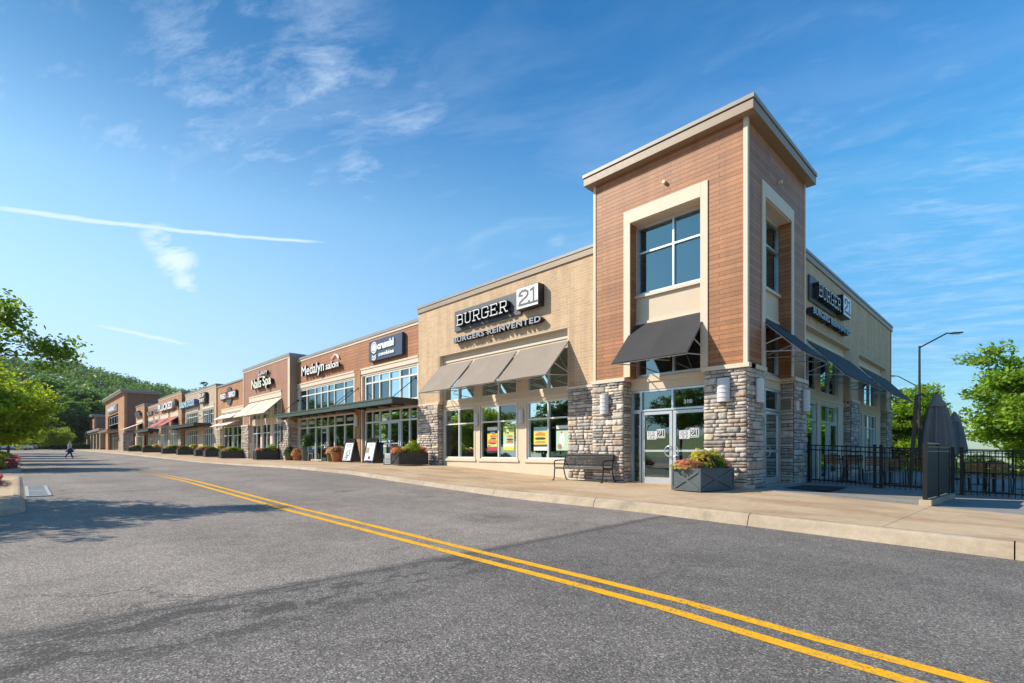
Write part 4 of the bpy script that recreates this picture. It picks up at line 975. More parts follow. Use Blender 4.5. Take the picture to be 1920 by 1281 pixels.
# flat panel with raised letters
b = MB(); b.fb(FS, -24.72, -21.45, .03, .20, 6.0, 7.08, 'navy_sign'); b.fb(FS, -24.5, -21.7, .0, .03, 6.2, 6.9, 'sign_black'); b.build('panel', t, bevel=.01)
b = MB(); add_text(b, FS, 'crumbl', -23.75, -22.15, 6.52, 6.92, .20, .25, 'sign_white', .045); add_text(b, FS, 'cookies', -23.65, -22.15, 6.17, 6.38, .20, .24, 'sign_white', .035, space=1.1); b.build('letters', t)
b = MB()
def ring(b, fr, cu, cz, r0, r1, o0, o1, mat, n=24, a0=0, a1=2 * math.pi, sq=1.0):
    for k in range(n):
        t0, t1 = a0 + (a1 - a0) * k / n, a0 + (a1 - a0) * (k + 1) / n
        P = [(cu + r * math.cos(t_), cz + r * math.sin(t_) * sq) for r, t_ in ((r0, t0), (r1, t0), (r1, t1), (r0, t1))]
        b.hexa([fr.p(u, o0, z) for u, z in P] + [fr.p(u, o1, z) for u, z in P], mat)
ring(b, FS, -24.12, 6.68, .24, .30, .2, .24, 'sign_white'); ring(b, FS, -24.12, 6.68, .0, .19, .2, .235, 'sign_white')
b.build('emblem', t); b = MB()
for k in range(3): ring(b, FS, -24.12, 6.42 - k * .09, .22, .27, .2, .24, 'sign_white', 10, R_(215), R_(325), .8)
b.build('wave_mark', t)
t = wsign('salon_sign', 'white channel letters with a small leaf mark on reddish siding', FS, -31.5, 6.2)
b = MB(); add_text(b, FS, 'Medalyn', -33.55, -30.15, 5.98, 6.82, .10, .26, 'white_letter', .012, side='bronze_metal'); b.build('letters', t)
b = MB(); add_text(b, FS, 'salon', -29.95, -28.25, 6.20, 6.62, .10, .24, 'white_letter', .02, side='bronze_metal'); b.build('small_letters', t)
b = MB()
for k in range(5): ring(b, FS, -29.5 + .12 * k, 6.86 + .05 * k, .03, .055, .05, .09, 'white_letter', 8)
b.poly([FS.p(-29.1, .09, 7.1), FS.p(-28.6, .09, 6.72), FS.p(-28.45, .09, 6.78), FS.p(-28.7, .09, 7.0)], 'white_letter'); b.build('leaf_mark', t)
b = MB(); b.fb(FS, -33.5, -28.3, .0, .10, 6.24, 6.30, 'salon_siding'); b.build('raceway', t)
t = wsign('nail_spa_sign', 'cream two-line lettering with dark edges high on vertical siding', FN, -40, 6.4)
b = MB(); add_text(b, FN, 'Nails', -41.95, -39.75, 6.02, 6.75, .06, .26, 'cream_letter', .02, side='sign_black'); b.build('letters', t); b = MB(); add_text(b, FN, 'Spa', -39.45, -37.75, 5.85, 6.75, .06, .26, 'cream_letter', .02, side='sign_black'); b.build('letters', t)
b = MB(); add_text(b, FN, 'Luxury', -40.6, -38.7, 6.86, 7.25, .06, .20, 'white_letter', .01, side='sign_black'); b.fb(FN, -40.7, -39.3, .06, .2, 6.76, 6.80, 'white_letter'); b.build('small_letters', t)
t = wsign('cafe_sign', 'round-centred dark sign with white letters and a red bird on orange brick', FB, -50.2, 6.2)
b = MB(); ring(b, FB, -50.2, 6.25, .0, .82, .03, .12, 'sign_grey', 20); b.fb(FB, -52.5, -47.9, .05, .17, 5.95, 6.62, 'sign_black'); b.build('panel', t)
b = MB(); add_text(b, FB, 'RED', -52.3, -50.75, 6.05, 6.52, .17, .25, 'white_letter', .03); b.build('letters', t); b = MB(); add_text(b, FB, 'BIRD', -49.75, -48.0, 6.05, 6.52, .17, .25, 'white_letter', .03); b.build('letters', t)
b = MB(); b.poly([FB.p(-50.65, .2, 6.15), FB.p(-50.2, .2, 6.0), FB.p(-49.85, .2, 6.45), FB.p(-50.05, .2, 6.65), FB.p(-50.35, .2, 6.35)], 'red_paint'); b.build('bird_mark', t)
t = wsign('blue_sign', 'long raised blue and white letters on the tan brick', FTN, -64, 6.5)
b = MB(); add_text(b, FTN, 'SUBLIME DOCKS', -67.4, -60.8, 6.1, 6.75, .1, .45, 'blind', .05, side='blue_letter'); b.build('letters', t)
b = MB(); add_text(b, FTN, 'SUBLIME DOCKS', -67.45, -60.75, 6.07, 6.78, .08, .43, 'blue_letter', .09, side='blue_letter'); b.build('letter_body', t)
t = wsign('square_sign', 'small square dark sign with cream cut letters on the tan brick', FTN, -58, 6.7)
b = MB(); b.fb(FTN, -59.2, -57.0, .05, .3, 6.1, 7.15, 'sign_black'); b.build('panel', t)
b = MB(); add_text(b, FTN, 'SUP', -59.0, -57.2, 6.72, 7.05, .3, .36, 'cream_letter', .02); b.build('letters', t); b = MB(); add_text(b, FTN, 'DRY', -59.0, -57.2, 6.22, 6.58, .3, .36, 'cream_letter', .02); b.build('letters', t)
t = wsign('white_letter_sign', 'tall white letters and green mark above the maroon awnings', FW, -74, 6.7)
b = MB(); add_text(b, FW, 'PLUCKED', -78.3, -69.8, 6.35, 7.2, .1, .4, 'sign_white', .04, side='letter_silver'); b.build('letters', t)
b = MB(); ring(b, FW, -69.0, 6.9, .0, .45, .1, .35, 'green_metal', 14); b.build('leaf_mark', t)
t = wsign('grey_letter_sign', 'thin pale letters on the low red brick front', FB2, -85, 6.7)
b = MB(); add_text(b, FB2, 'BLUE', -89.2, -85.8, 6.5, 7.0, .05, .2, 'letter_silver', .02); b.build('letters', t); b = MB(); add_text(b, FB2, 'MOON', -84.6, -81.2, 6.6, 7.1, .05, .2, 'letter_silver', .02); b.build('letters', t)
t = wsign('script_sign', 'dark script sign on the narrow brick bay beside the big store', FT2, -94, 6.9)
b = MB(); add_text(b, FT2, 'Mirko', -96.2, -91.8, 6.5, 7.4, .05, .35, 'sign_grey', .05, shear=.3, side='sign_black'); b.build('letters', t)
t = wsign('store_sign', 'pale blue-grey name panel above the big window of the tall store', FR1, -124, 10)
b = MB(); b.fb(FR1, -131, -118.5, .02, .2, 8.9, 10.2, 'letter_silver'); b.build('panel', t)
b = MB(); add_text(b, FR1, 'WAVERLY', -130.4, -119.2, 9.15, 9.95, .2, .35, 'sign_white', .04); b.build('letters', t)
def at(px, py, dep):
    """ground-plan point of a photo column at a given depth, used to stand far things"""
    a = R_(135.76); u = (px - 960) / 950.0
    return (dep * (math.cos(a) + u * math.sin(a)), dep * (math.sin(a) - u * math.cos(a)))
# ------------------------------------------------------------------ foliage
def leaves(cent, size, colA, colB, r, up=.5, elong=1.7, fold=False):
    """one small pointed face per centre, turned at random; colours vary leaf by leaf"""
    n = len(cent); g_ = np.random.default_rng(r)
    nrm = g_.normal(size=(n, 3)); nrm[:, 2] = np.abs(nrm[:, 2]) + up; nrm /= np.linalg.norm(nrm, axis=1)[:, None]
    t = g_.normal(size=(n, 3)); t -= nrm * (t * nrm).sum(1)[:, None]; t /= np.linalg.norm(t, axis=1)[:, None] + 1e-9
    bt = np.cross(nrm, t); s = (size * g_.uniform(.6, 1.35, n))[:, None]
    V = np.empty((n, 4, 3)); V[:, 0] = cent - t * s * elong / 2; V[:, 1] = cent + bt * s * .5 + t * s * .1; V[:, 2] = cent + t * s * elong / 2; V[:, 3] = cent - bt * s * .5 + t * s * .1
    F = np.arange(n * 4).reshape(n, 4)
    k = g_.uniform(0, 1, n)[:, None]; C = np.array(colA) * (1 - k) + np.array(colB) * k
    C *= g_.uniform(.75, 1.2, n)[:, None]
    return V.reshape(-1, 3), F, C
def join(parts):
    V, F, C, o = [], [], [], 0
    for v, f, c in parts: V.append(v); F.append(f + o); C.append(c); o += len(v)
    return np.concatenate(V), np.concatenate(F), np.concatenate(C)
def tree(name, label, seed, H, R, trunk, nleaf, lsize, cA, cB, bark='bark', group=None, shape='round', density=1.0, cr=.50, low=.30):
    """tapered trunk with limbs and twigs; the crown is leaf clumps at the limb ends with gaps between"""
    r = random.Random(seed); g_ = np.random.default_rng(seed)
    t = thing(name, label, 'tree', (0, 0, 0), 0, group)
    b = MB(); tr = H * .022 + .03
    pts = [Vector((0, 0, -.1))]; n = 6
    for k in range(1, n + 1): pts.append(Vector((r.uniform(-.05, .05) * H * .2 * k / n, r.uniform(-.05, .05) * H * .2 * k / n, H * .86 * k / n)))
    for k in range(n): b.tube(pts[k], pts[k + 1], tr * (1 - k / n * .8), bark, 8, tr * (1 - (k + 1) / n * .8), cap=False)
    ends = []
    nl = int(30 * density); z0 = trunk
    for k in range(nl):
        f = (k + r.random()) / nl; z = z0 + (H * .9 - z0) * f
        if shape == 'round': rad = R * math.sqrt(max(.05, 1 - ((f - low) / (1.05 - (0 if f < low else 0) )) ** 2)) if f > low else R * (.72 + .28 * f / low)
        else: rad = R * (1 - f) ** .7 + .2
        a = k * 2.4 + r.uniform(-.4, .4); rad *= r.uniform(.72, 1.12)
        base = Vector((0, 0, max(trunk * .85, z - rad * .42))); base.x = pts[3].x * .5; base.y = pts[3].y * .5
        tip = Vector((math.cos(a) * rad, math.sin(a) * rad, z + rad * r.uniform(-.04, .16)))
        mid = base.lerp(tip, .5) + Vector((0, 0, rad * .10)); w_ = tr * .32
        b.tube(base, mid, w_, bark, 5, w_ * .6, cap=False); b.tube(mid, tip, w_ * .6, bark, 5, w_ * .15, cap=False)
        for q in (.35, .55, .75, .9, 1.0):
            p_ = base.lerp(mid, q * 2) if q < .5 else mid.lerp(tip, q * 2 - 1)
            for _ in range(2):
                o = Vector((r.gauss(0, 1), r.gauss(0, 1), r.gauss(0, .45))) * rad * .17
                e = p_ + o; b.tube(p_, e, w_ * .22, bark, 4, w_ * .08, cap=False); ends.append((e, R * cr * .5 * r.uniform(.6, 1.15)))
    for k in range(int(8 * density)):
        e = Vector((r.gauss(0, R * .22), r.gauss(0, R * .22), H * r.uniform(.84, .98))); ends.append((e, R * .2))
    b.build('trunk', t, world=False, smooth=True)
    E_ = np.array([tuple(e[0]) for e in ends]); S = np.array([e[1] for e in ends]); m = len(ends)
    idx = g_.integers(0, m, nleaf); d = g_.normal(size=(nleaf, 3)); d /= np.linalg.norm(d, axis=1)[:, None]; d *= (g_.uniform(0, 1, nleaf) ** .45)[:, None]
    C_ = E_[idx] + d * S[idx][:, None] * np.array([1, 1, .55])
    V, F, C = leaves(C_, lsize, cA, cB, seed + 5)
    # some clumps are younger and yellower, some older and bluer
    tint = g_.uniform(.72, 1.22, m)[idx][:, None]; C = C * tint
    npmesh('crown', V, F, C, 'leaf', t)
    return t
GA, GB = (.085, .155, .018), (.19, .27, .030)
DA, DB = (.06, .14, .03), (.14, .24, .045)
grpP = 'street trees on the parking islands'
ta = tree('street_tree', 'nearest street tree, its leafy limb reaching in at the left edge', 11, 5.1, 2.2, 2.9, 17000, .07, (.07, .14, .02), (.17, .26, .04), density=1.0, cr=.36, low=.4)
ta.location = (-15.7, -3.5, zroad(-14, 0))
# one long low limb of that tree reaches over the road
br = random.Random(5); b = MB(); ep = []
for (dx_, dy_, z_, L) in ((2.1, 4.25, 2.95, 1), (1.5, 3.45, 3.75, 1), (2.0, 3.3, 3.3, 1)):
    p0 = Vector((0, 0, z_ - .45)); p1 = Vector((dx_, dy_, z_)); b.tube(p0, p0.lerp(p1, .5) + Vector((0, 0, .12)), .03, 'bark', 5, .02); b.tube(p0.lerp(p1, .5) + Vector((0, 0, .12)), p1, .02, 'bark', 5, .005)
    for k in range(26):
        q = br.uniform(.42, 1.0); e = p0.lerp(p1, q) + Vector((br.gauss(0, .22), br.gauss(0, .16), br.gauss(0, .13) + .06)); ep.append(e)
b.build('limb', ta, world=False)
g_ = np.random.default_rng(3); E_ = np.array([tuple(e) for e in ep]); ix = g_.integers(0, len(ep), 7500)
V, F, C = leaves(E_[ix] + g_.normal(size=(7500, 3)) * np.array([.14, .14, .08]), .055, (.10, .19, .025), (.25, .36, .05), 9)
npmesh('limb_leaves', V, F, C, 'leaf', ta)
tB = tree('street_tree', 'bright yellow-green street tree with full rounded crown, left of the road', 23, 5.0, 2.9, 1.5, 26000, .13, (.20, .30, .018), (.48, .54, .04), group=grpP, density=1.3, cr=.52, low=.35)
tB.location = (-33.6, -1.7, zroad(-33, 0)); tB.scale = (.93, .93, .93)
labsP = {-24.2: None, -45.5: 'street trees receding along the left side of the road', -57.5: 0, -69.5: 0, -82: 0}
tC = tree('street_tree', 'street tree in the row beyond the bright one, left of the road', 31, 5.3, 2.6, 1.7, 11000, .18, (.14, .24, .02), (.32, .42, .04), group=grpP, density=1.0)
tC.location = (-45.5, -1.7, zroad(-45, 0))
for x, y, s_ in ((-57.5, -1.6, 1.05), (-69.5, -1.9, 1.0), (-82, -1.6, 1.1), (-96, -1.0, 1.1)):
    put(copy_tree(tC), (x, y, zroad(x, 0)), x, 'street tree in the row beyond the bright one, left of the road', grpP, s_)
# lot trees off to the side; the shop windows mirror them
tD = tree('parking_lot_tree', 'shade tree on a far parking island, seen mirrored in the shop windows', 37, 6.2, 3.2, 1.7, 9000, .24, (.05, .10, .02), (.11, .18, .03), group='parking lot trees')
tD.location = (-30, -17, .2); tD.scale = (.85, .85, .85)
for x, y, s_ in ((-41, -17, .85), (-52, -15, .85), (-64, -19, .9), (-50, -34, 1.5), (-75, -30, 1.5), (6, -30, 1.4), (18, -16, 1.2), (27, 6, 1.2), (34, 22, 1.3), (25, 34, 1.2), (40, 42, 1.5)):
    put(copy_tree(tD), (x, y, .1), x * 1.3, 'shade tree on a far parking island, seen mirrored in the shop windows', 'parking lot trees', s_)
# right-hand side
tR = tree('maple_tree', 'big light green tree at the right edge beyond the patio fence', 41, 8.0, 4.5, 1.1, 64000, .15, (.14, .28, .03), (.37, .52, .06), density=1.8, cr=.40, low=.30)
tR.location = (1.9, 42.5, -.5)
tR2 = copy_tree(tR); put(tR2, (-7.2, 47, -.5), 2.0, 'mid-size green tree right behind the far end of the restaurant', None, .80)
# mid-distance woods: tall trees at the foot of the ridge
tT = tree('woodland_tree', 'tall dark tree in the wood edge behind the far stores', 51, 15, 5.2, 2.0, 9000, .50, DA, DB, group='tall trees at the wood edge', density=1.4, cr=.42, low=.25)
tT2 = tree('woodland_tree', 'tall dark tree in the wood edge behind the far stores', 57, 13, 4.6, 1.5, 8000, .46, (.10, .19, .03), (.20, .31, .05), group='tall trees at the wood edge', density=1.2, cr=.46, low=.4)
q = random.Random(9); k = 0
for (x, y, s_) in ((-150, -12, .9), (-155, -4, .85), (-175, 3, 1.0), (-183, 9, 1.1), (-205, 14, 1.15), (-200, 21, 1.05), (-222, 28, 1.2), (-185, 24, 1.0), (-178, 31, .95), (-205, 38, 1.2), (-170, 42, 1.0), (-196, 52, 1.2), (-168, 58, 1.1), (-150, 48, .9), (-230, 6, 1.3), (-215, -6, 1.15), (-190, -14, 1.1), (-235, 45, 1.3), (-140, 62, .8), (-175, 75, 1.1)):
    src = (tT, tT2)[k % 2]; o = src if k < 2 else copy_tree(src); k += 1
    put(o, (x, y, zground(x, y)), q.uniform(0, 6), None, None, s_)
# small bright trees in front of the wood
tS = copy_tree(tB); put(tS, (-145, 5.4, 1.6), 1.0, 'small round yellow-green tree standing alone in front of the dark wood', None, .98)
if 'group' in tS: del tS['group']
# low far trees closing the view behind the patio
g_ = np.random.default_rng(12); N = 16000; X = g_.uniform(-60, 60, N); Y = g_.uniform(92, 102, N); hgt = 2.6 + 2.2 * np.sin(X * .21) * np.sin(X * .047 + 1) + 1.0 * np.sin(X * .9)
V, F, C = leaves(np.stack([X, Y, -1.5 + g_.uniform(0, 1, N) ** .6 * hgt], 1), .5, (.07, .13, .04), (.16, .25, .06), 6)
tag(npmesh('far_trees', V, F, C, 'far_leaf'), 'low band of distant trees beyond the field behind the patio', 'trees', kind='stuff')
tP = tree('pine_tree', 'lone thin pine top rising above the shop roofs', 61, 12.5, 2.2, 7.0, 2600, .26, (.03, .055, .03), (.06, .09, .05), shape='cone', density=.8, cr=.35)
tP.location = (-118, 27.5, 3.2); tP.scale = (1, 1, 1.0)
# the wooded ridge: one mass of crowns
def forest():
    g_ = np.random.default_rng(77); P = []
    x = -480.0
    while x < -205:
        st = 7.5 + (-x - 170) * .006; y = -100.0
        while y < 190:
            P.append((x + g_.uniform(-3, 3), y + g_.uniform(-3, 3))); y += st
        x += st * .95
    P = [p for p in P if zground(*p) > 0]
    vs, fs, cs, o = [], [], [], 0
    n = 210
    for (a, c) in P:
        R = g_.uniform(3.4, 5.6); Hh = g_.uniform(8, 13); z = zground(a, c)
        d = g_.normal(size=(n, 3)); d[:, 2] = np.abs(d[:, 2]) * .9 - .15; d /= np.linalg.norm(d, axis=1)[:, None]; d *= g_.uniform(.7, 1.05, n)[:, None]
        # lobes make the crown uneven
        lob = g_.normal(size=(5, 3)); lob /= np.linalg.norm(lob, axis=1)[:, None]
        w_ = np.max(d @ lob.T, axis=1); d *= (0.75 + .35 * np.clip(w_, 0, 1))[:, None]
        C_ = np.array([a, c, z + Hh * .55]) + d * np.array([R, R, Hh * .5])
        k = g_.uniform(0, 1); cA = np.array([.07, .15, .045]) * (1 - k) + np.array([.19, .31, .08]) * k
        V, F, C = leaves(C_, .95, cA * .85, cA * 1.2, int(g_.integers(1e6)), up=.8, elong=1.25)
        vs.append(V); fs.append(F + o); cs.append(C); o += len(V)
    o_ = npmesh('forest', np.concatenate(vs), np.concatenate(fs), np.concatenate(cs), 'far_leaf')
    tag(o_, 'dense green forest covering the ridge', 'forest', kind='stuff')
forest()

# ------------------------------------------------------------------ planters
def tuft(cx, cy, cz, rx, ry, rz, n, size, cA, cB, seed, up=.3, elong=2.0):
    g_ = np.random.default_rng(seed); d = g_.normal(size=(n, 3)); d /= np.linalg.norm(d, axis=1)[:, None]; d *= (g_.uniform(0, 1, n) ** .4)[:, None]; d[:, 2] = np.abs(d[:, 2])
    return leaves(np.array([cx, cy, cz]) + d * np.array([rx, ry, rz]), size, cA, cB, seed, up, elong)
LIME, GRN, ORG, PNK, PRP, YEL, RED = ((.20, .30, .02), (.42, .48, .04)), ((.04, .10, .015), (.10, .20, .03)), ((.55, .20, .08), (.70, .38, .22)), ((.55, .12, .10), (.75, .38, .30)), ((.10, .02, .04), (.20, .05, .07)), ((.48, .40, .04), (.60, .52, .10)), ((.45, .03, .04), (.6, .10, .08))
def planter(label, loc, rz, Lx, Ly, h, plants, mat='planter_grey', grp='planter boxes along the pavement', seed=1, xf=True, dense=1.0):
    """box planter, long side along its own y; faces carry a frame and a saltire"""
    t = thing('planter_box', label, 'planter', loc, rz, grp)
    b = MB(); b.box(-Lx / 2, Lx / 2, -Ly / 2, Ly / 2, .03, h, mat); bx = b.build('box', t, world=False)
    b = MB(); e = .014; s_ = .045
    for sx in (-1, 1):
        x = sx * (Lx / 2 + e / 2)
        for z in (.03 + s_ / 2, h - s_ / 2): b.bar((x, -Ly / 2, z), (x, Ly / 2, z), e, s_, mat)
        for y in (-Ly / 2 + s_ / 2, Ly / 2 - s_ / 2): b.box(x - e / 2, x + e / 2, y - s_ / 2, y + s_ / 2, .03 + s_, h - s_, mat)
        if xf: b.bar((x, -Ly / 2 + .03, .07), (x, Ly / 2 - .03, h - .05), .06, .034, mat, (1, 0, 0)); b.bar((x, -Ly / 2 + .03, h - .05), (x, Ly / 2 - .03, .07), .06, .030, mat, (1, 0, 0))
    for sy in (-1, 1):
        y = sy * (Ly / 2 + e / 2)
        for z in (.03 + s_ / 2, h - s_ / 2): b.bar((-Lx / 2 - e, y, z), (Lx / 2 + e, y, z), e, s_, mat)
        for x in (-Lx / 2 - e + s_ / 2, Lx / 2 + e - s_ / 2): b.box(x - s_ / 2, x + s_ / 2, y - e / 2, y + e / 2, .03 + s_, h - s_, mat)
        if xf: b.bar((-Lx / 2 + .03, y, .07), (Lx / 2 - .03, y, h - .05), .06, .034, mat, (0, 1, 0)); b.bar((-Lx / 2 + .03, y, h - .05), (Lx / 2 - .03, y, .07), .06, .030, mat, (0, 1, 0))
    b.build('panel_frame', t, world=False)
    b = MB(); b.box(-Lx / 2 + .02, Lx / 2 - .02, -Ly / 2 + .02, Ly / 2 - .02, h - .02, h + .012, 'soil'); b.build('soil', t, world=False)
    for k, (nm, dx_, dy_, rx, ry, rz_, n, sz, cc) in enumerate(plants):
        V, F, C = tuft(dx_, dy_, h, rx, ry, rz_, int(n * dense), sz, cc[0], cc[1], seed * 17 + k); npmesh(nm, V, F, C, 'leaf', t)
    return t
MIX = [('flowers', -.12, -.55, .36, .34, .24, 420, .045, PNK), ('flowers', -.05, -.35, .34, .3, .22, 300, .05, ORG), ('foliage', -.15, -.5, .38, .4, .18, 260, .05, LIME), ('foliage', 0, -.1, .34, .34, .52, 460, .055, YEL),
       ('foliage', .05, .1, .22, .26, .36, 200, .07, PRP), ('foliage', .0, .42, .32, .32, .50, 620, .05, LIME), ('foliage', .05, .2, .36, .6, .24, 420, .05, GRN), ('flowers', .1, .6, .3, .2, .3, 200, .045, PNK), ('flowers', .0, .72, .12, .12, .34, 60, .07, RED)]
planter('blue-grey planter box with crossed panels and mixed flowers by the tower entrance', (-5.62, 12.0, zside(-5.6, 12) - .01), R_(-9), .78, 1.36, .56, MIX, seed=3)
MIX2 = [('flowers', 0, -.65, .3, .32, .26, 260, .06, ORG), ('foliage', 0, -.2, .3, .3, .3, 240, .06, YEL), ('foliage', .02, .15, .36, .42, .58, 700, .065, LIME), ('foliage', 0, .1, .34, .8, .22, 360, .06, GRN), ('flowers', .0, .65, .26, .26, .34, 240, .055, ORG), ('flowers', -.1, .1, .3, .3, .2, 90, .06, PRP)]
planter('dark planter box with lime and orange plants beside the restaurant pier', (-19.15, 12.35, zside(-19, 12.4)), 0, .64, 1.5, .55, MIX2, 'planter_dark', seed=5)
MIX3 = [('flowers', 0, -.6, .3, .3, .26, 120, .08, PNK), ('foliage', .0, .2, .32, .4, .52, 280, .09, LIME), ('foliage', 0, 0, .34, .8, .26, 260, .09, GRN), ('flowers', 0, .6, .3, .25, .25, 90, .08, PRP)]
planter('dark planter box with a lime tuft in front of the nail spa windows', (-36.7, 12.35, zside(-37, 12)), 0, .7, 1.8, .62, MIX3, 'planter_dark', seed=6)
MIX4 = [('foliage', 0, 0, .4, .9, .42, 330, .12, LIME), ('foliage', 0, 0, .45, 1.0, .3, 260, .12, GRN), ('flowers', .0, -.5, .4, .4, .3, 60, .11, PNK)]
p4 = planter('dark planter box full of greenery before the brick cafe', (-44.6, 12.3, zside(-44, 12)), 0, .8, 1.9, .55, MIX4, 'planter_dark', seed=7, xf=False)
p5 = planter('leafy dark planter box in front of the white awnings', (-48.9, 12.2, zside(-49, 12)), 0, .8, 1.9, .58, [('foliage', 0, .3, .4, .5, .5, 220, .13, YEL), ('foliage', 0, -.4, .4, .5, .34, 220, .12, GRN), ('flowers', 0, .1, .42, .9, .26, 120, .11, ORG), ('flowers', 0, -.7, .3, .25, .36, 60, .1, RED)], 'planter_dark', seed=27, xf=False)
for x, y, lab in ((-48.9, 12.2, 'leafy dark planter box in front of the white awnings'), (-52.6, 12.3, 'dark planter box at the corner between cafe and tan shop'), (-58.9, 12.3, 'dark planter box below the green canopy of the tan shop'), (-66.3, 12.3, 'dark planter box below the right maroon awning'),
                  (-78.6, 12.3, 'dark planter box outside the low red brick shop'), (-91.0, 12.4, 'farthest dark planter box, near the big brick store')):
    s_ = 1.0 if x > -56 else 1.15
    if x == -48.9: continue
    put(copy_tree(p5 if x in (-58.9, -78.6) else p4), (x, y, zside(x, 12)), 0, lab, 'planter boxes along the pavement', (1, s_, 1.05))
# pots by the salon
def pot(label, loc, r0, r1, h, mat, plants, seed, cat='pot', nm='flower_pot'):
    t = thing(nm, label, cat, loc)
    b = MB(); b.lathe([(r0 * .9, 0), (r0, .02), (r1, h - .05), (r1 * 1.08, h - .05), (r1 * 1.08, h), (r1 * .9, h), (r1 * .85, h - .06), (0, h - .06)], mat, 20); b.build('pot', t, world=False, smooth=True)
    for k, (nm_, dx_, dy_, rx, ry, rz_, n, sz, cc) in enumerate(plants):
        V, F, C = tuft(dx_, dy_, h - .05, rx, ry, rz_, n, sz, cc[0], cc[1], seed * 13 + k); npmesh(nm_, V, F, C, 'leaf', t)
    return t
def zs(x, y): return zside(x, y)
pot('green glazed pot with red-leaved plants, against the left salon pier', (-33.9, 12.7, zs(-33.9, 12.7)), .24, .34, .5, 'olive_pot', [('foliage', 0, 0, .42, .42, .42, 320, .09, GRN), ('foliage', 0, 0, .3, .3, .55, 160, .09, PRP)], 1)
pot('squat terracotta pot with spiky orange plants, second from the salon pier', (-32.6, 12.7, zs(-32.6, 12.7)), .22, .32, .42, 'terracotta', [('foliage', 0, 0, .4, .4, .45, 300, .09, ORG), ('foliage', 0, 0, .35, .35, .35, 140, .09, LIME)], 2)
pot('tall slim grey pot with a dark green bush beside the salon door', (-31.4, 12.8, zs(-31.4, 12.8)), .24, .34, .85, 'planter_grey', [('foliage', 0, 0, .34, .34, .95, 520, .09, GRN)], 3)
pot('olive pot with pink flowers, left of the orange pot', (-27.9, 12.85, zs(-27.9, 12.8)), .24, .34, .52, 'olive_pot', [('flowers', 0, 0, .42, .42, .42, 240, .08, PNK), ('foliage', 0, 0, .4, .4, .34, 200, .08, YEL)], 4)
pot('orange glazed pot with pink flowers near the sandwich boards', (-27.0, 12.7, zs(-27, 12.7)), .24, .36, .55, 'terracotta', [('flowers', 0, 0, .42, .42, .40, 240, .08, PNK), ('foliage', 0, 0, .4, .4, .34, 180, .08, GRN)], 5)
pot('tall dark tapered planter just left of the sandwich boards', (-25.9, 12.95, zs(-26, 12.9)), .22, .36, 1.05, 'planter_dark', [('foliage', 0, 0, .34, .34, .30, 200, .07, GRN)], 6)
# litter bin between the boards and a second tall planter by the door
t = thing('litter_bin', 'dark blue-black litter bin standing between the two sandwich boards', 'bin', (-23.5, 13.1, zs(-23.5, 13)))
b = MB(); b.box(-.3, .3, -.3, .3, .05, .95, 'navy_sign'); b.box(-.27, .27, -.27, .27, 0, .05, 'black_metal'); b.build('body', t, world=False, bevel=.02)
b = MB(); b.box(-.33, .33, -.33, .33, .95, 1.05, 'black_metal'); b.box(-.18, .18, -.345, -.33, .78, .9, 'black_metal'); b.build('lid', t, world=False, bevel=.02)
pot('dark tapered planter with reddish flowers left of the long planter box', (-21.2, 12.95, zs(-21.2, 13)), .2, .30, .62, 'planter_dark', [('flowers', 0, 0, .3, .3, .36, 200, .06, RED), ('foliage', 0, 0, .3, .3, .36, 160, .06, GRN)], 8)
# sandwich boards
def aframe(label, loc, rz, faces):
    t = thing('sandwich_board', label, 'sign', loc, rz)
    for sy in (-1, 1):
        A0, A1 = Vector((0, sy * .36, .03)), Vector((0, sy * .035, 1.18)); b = MB()
        for x in (-.31, .31): b.bar(A0 + Vector((x, 0, 0)), A1 + Vector((x, 0, 0)), .05, .035, 'black_metal', (1, 0, 0))
        b.bar(A0 + Vector((-.31, 0, .06)), A0 + Vector((.31, 0, .06)), .035, .07, 'black_metal'); b.bar(A1 + Vector((-.31, 0, -.02)), A1 + Vector((.31, 0, -.02)), .035, .17, 'black_metal')
        P = [(-.29, A0.lerp(A1, .05)), (.29, A0.lerp(A1, .05)), (.29, A0.lerp(A1, .9)), (-.29, A0.lerp(A1, .9))]
        b.hexa([(x, p.y - .006, p.z) for x, p in P] + [(x, p.y + .006, p.z) for x, p in P], 'black_metal')
        lf = b.build('board_frame', t, world=False)
        b = MB(); o = sy * .013
        def quad(u0, u1, t0, t1, m_, e=0.0): b.poly([(u0, A0.lerp(A1, t0).y + o + sy * e, A0.lerp(A1, t0).z), (u1, A0.lerp(A1, t0).y + o + sy * e, A0.lerp(A1, t0).z), (u1, A0.lerp(A1, t1).y + o + sy * e, A0.lerp(A1, t1).z), (u0, A0.lerp(A1, t1).y + o + sy * e, A0.lerp(A1, t1).z)], m_)
        quad(-.26, .26, .08, .86, 'sign_white')
        for k, f in enumerate(faces): quad(*f, .002 + .0006 * k)
        b.build('poster', lf, world=False)
    return t
aframe('white-faced sandwich board with a dark line drawing, the left of the two', (-24.65, 12.35, zs(-24.6, 12.3)), R_(20), [(-.20, .2, .78, .80, 'sign_grey'), (-.2, .2, .72, .75, 'letter_silver'), (-.16, .2, .67, .69, 'letter_silver'), (-.1, .05, .18, .5, 'letter_silver'), (-.02, .14, .3, .56, 'sign_black'), (0, .1, .33, .53, 'sign_white'), (-.2, .0, .12, .22, 'sign_grey'), (-.17, -.05, .13, .2, 'sign_white')])
aframe('white-faced sandwich board with brown cookies printed on it, the right of the two', (-22.75, 12.55, zs(-22.7, 12.5)), R_(20), [(-.14, .16, .74, .79, 'blind'), (-.24, -.06, .42, .66, 'brown_print'), (-.06, .2, .36, .46, 'pale_print'), (-.05, .09, .17, .28, 'patty'), (-.2, .2, .08, .12, 'blue_letter')])
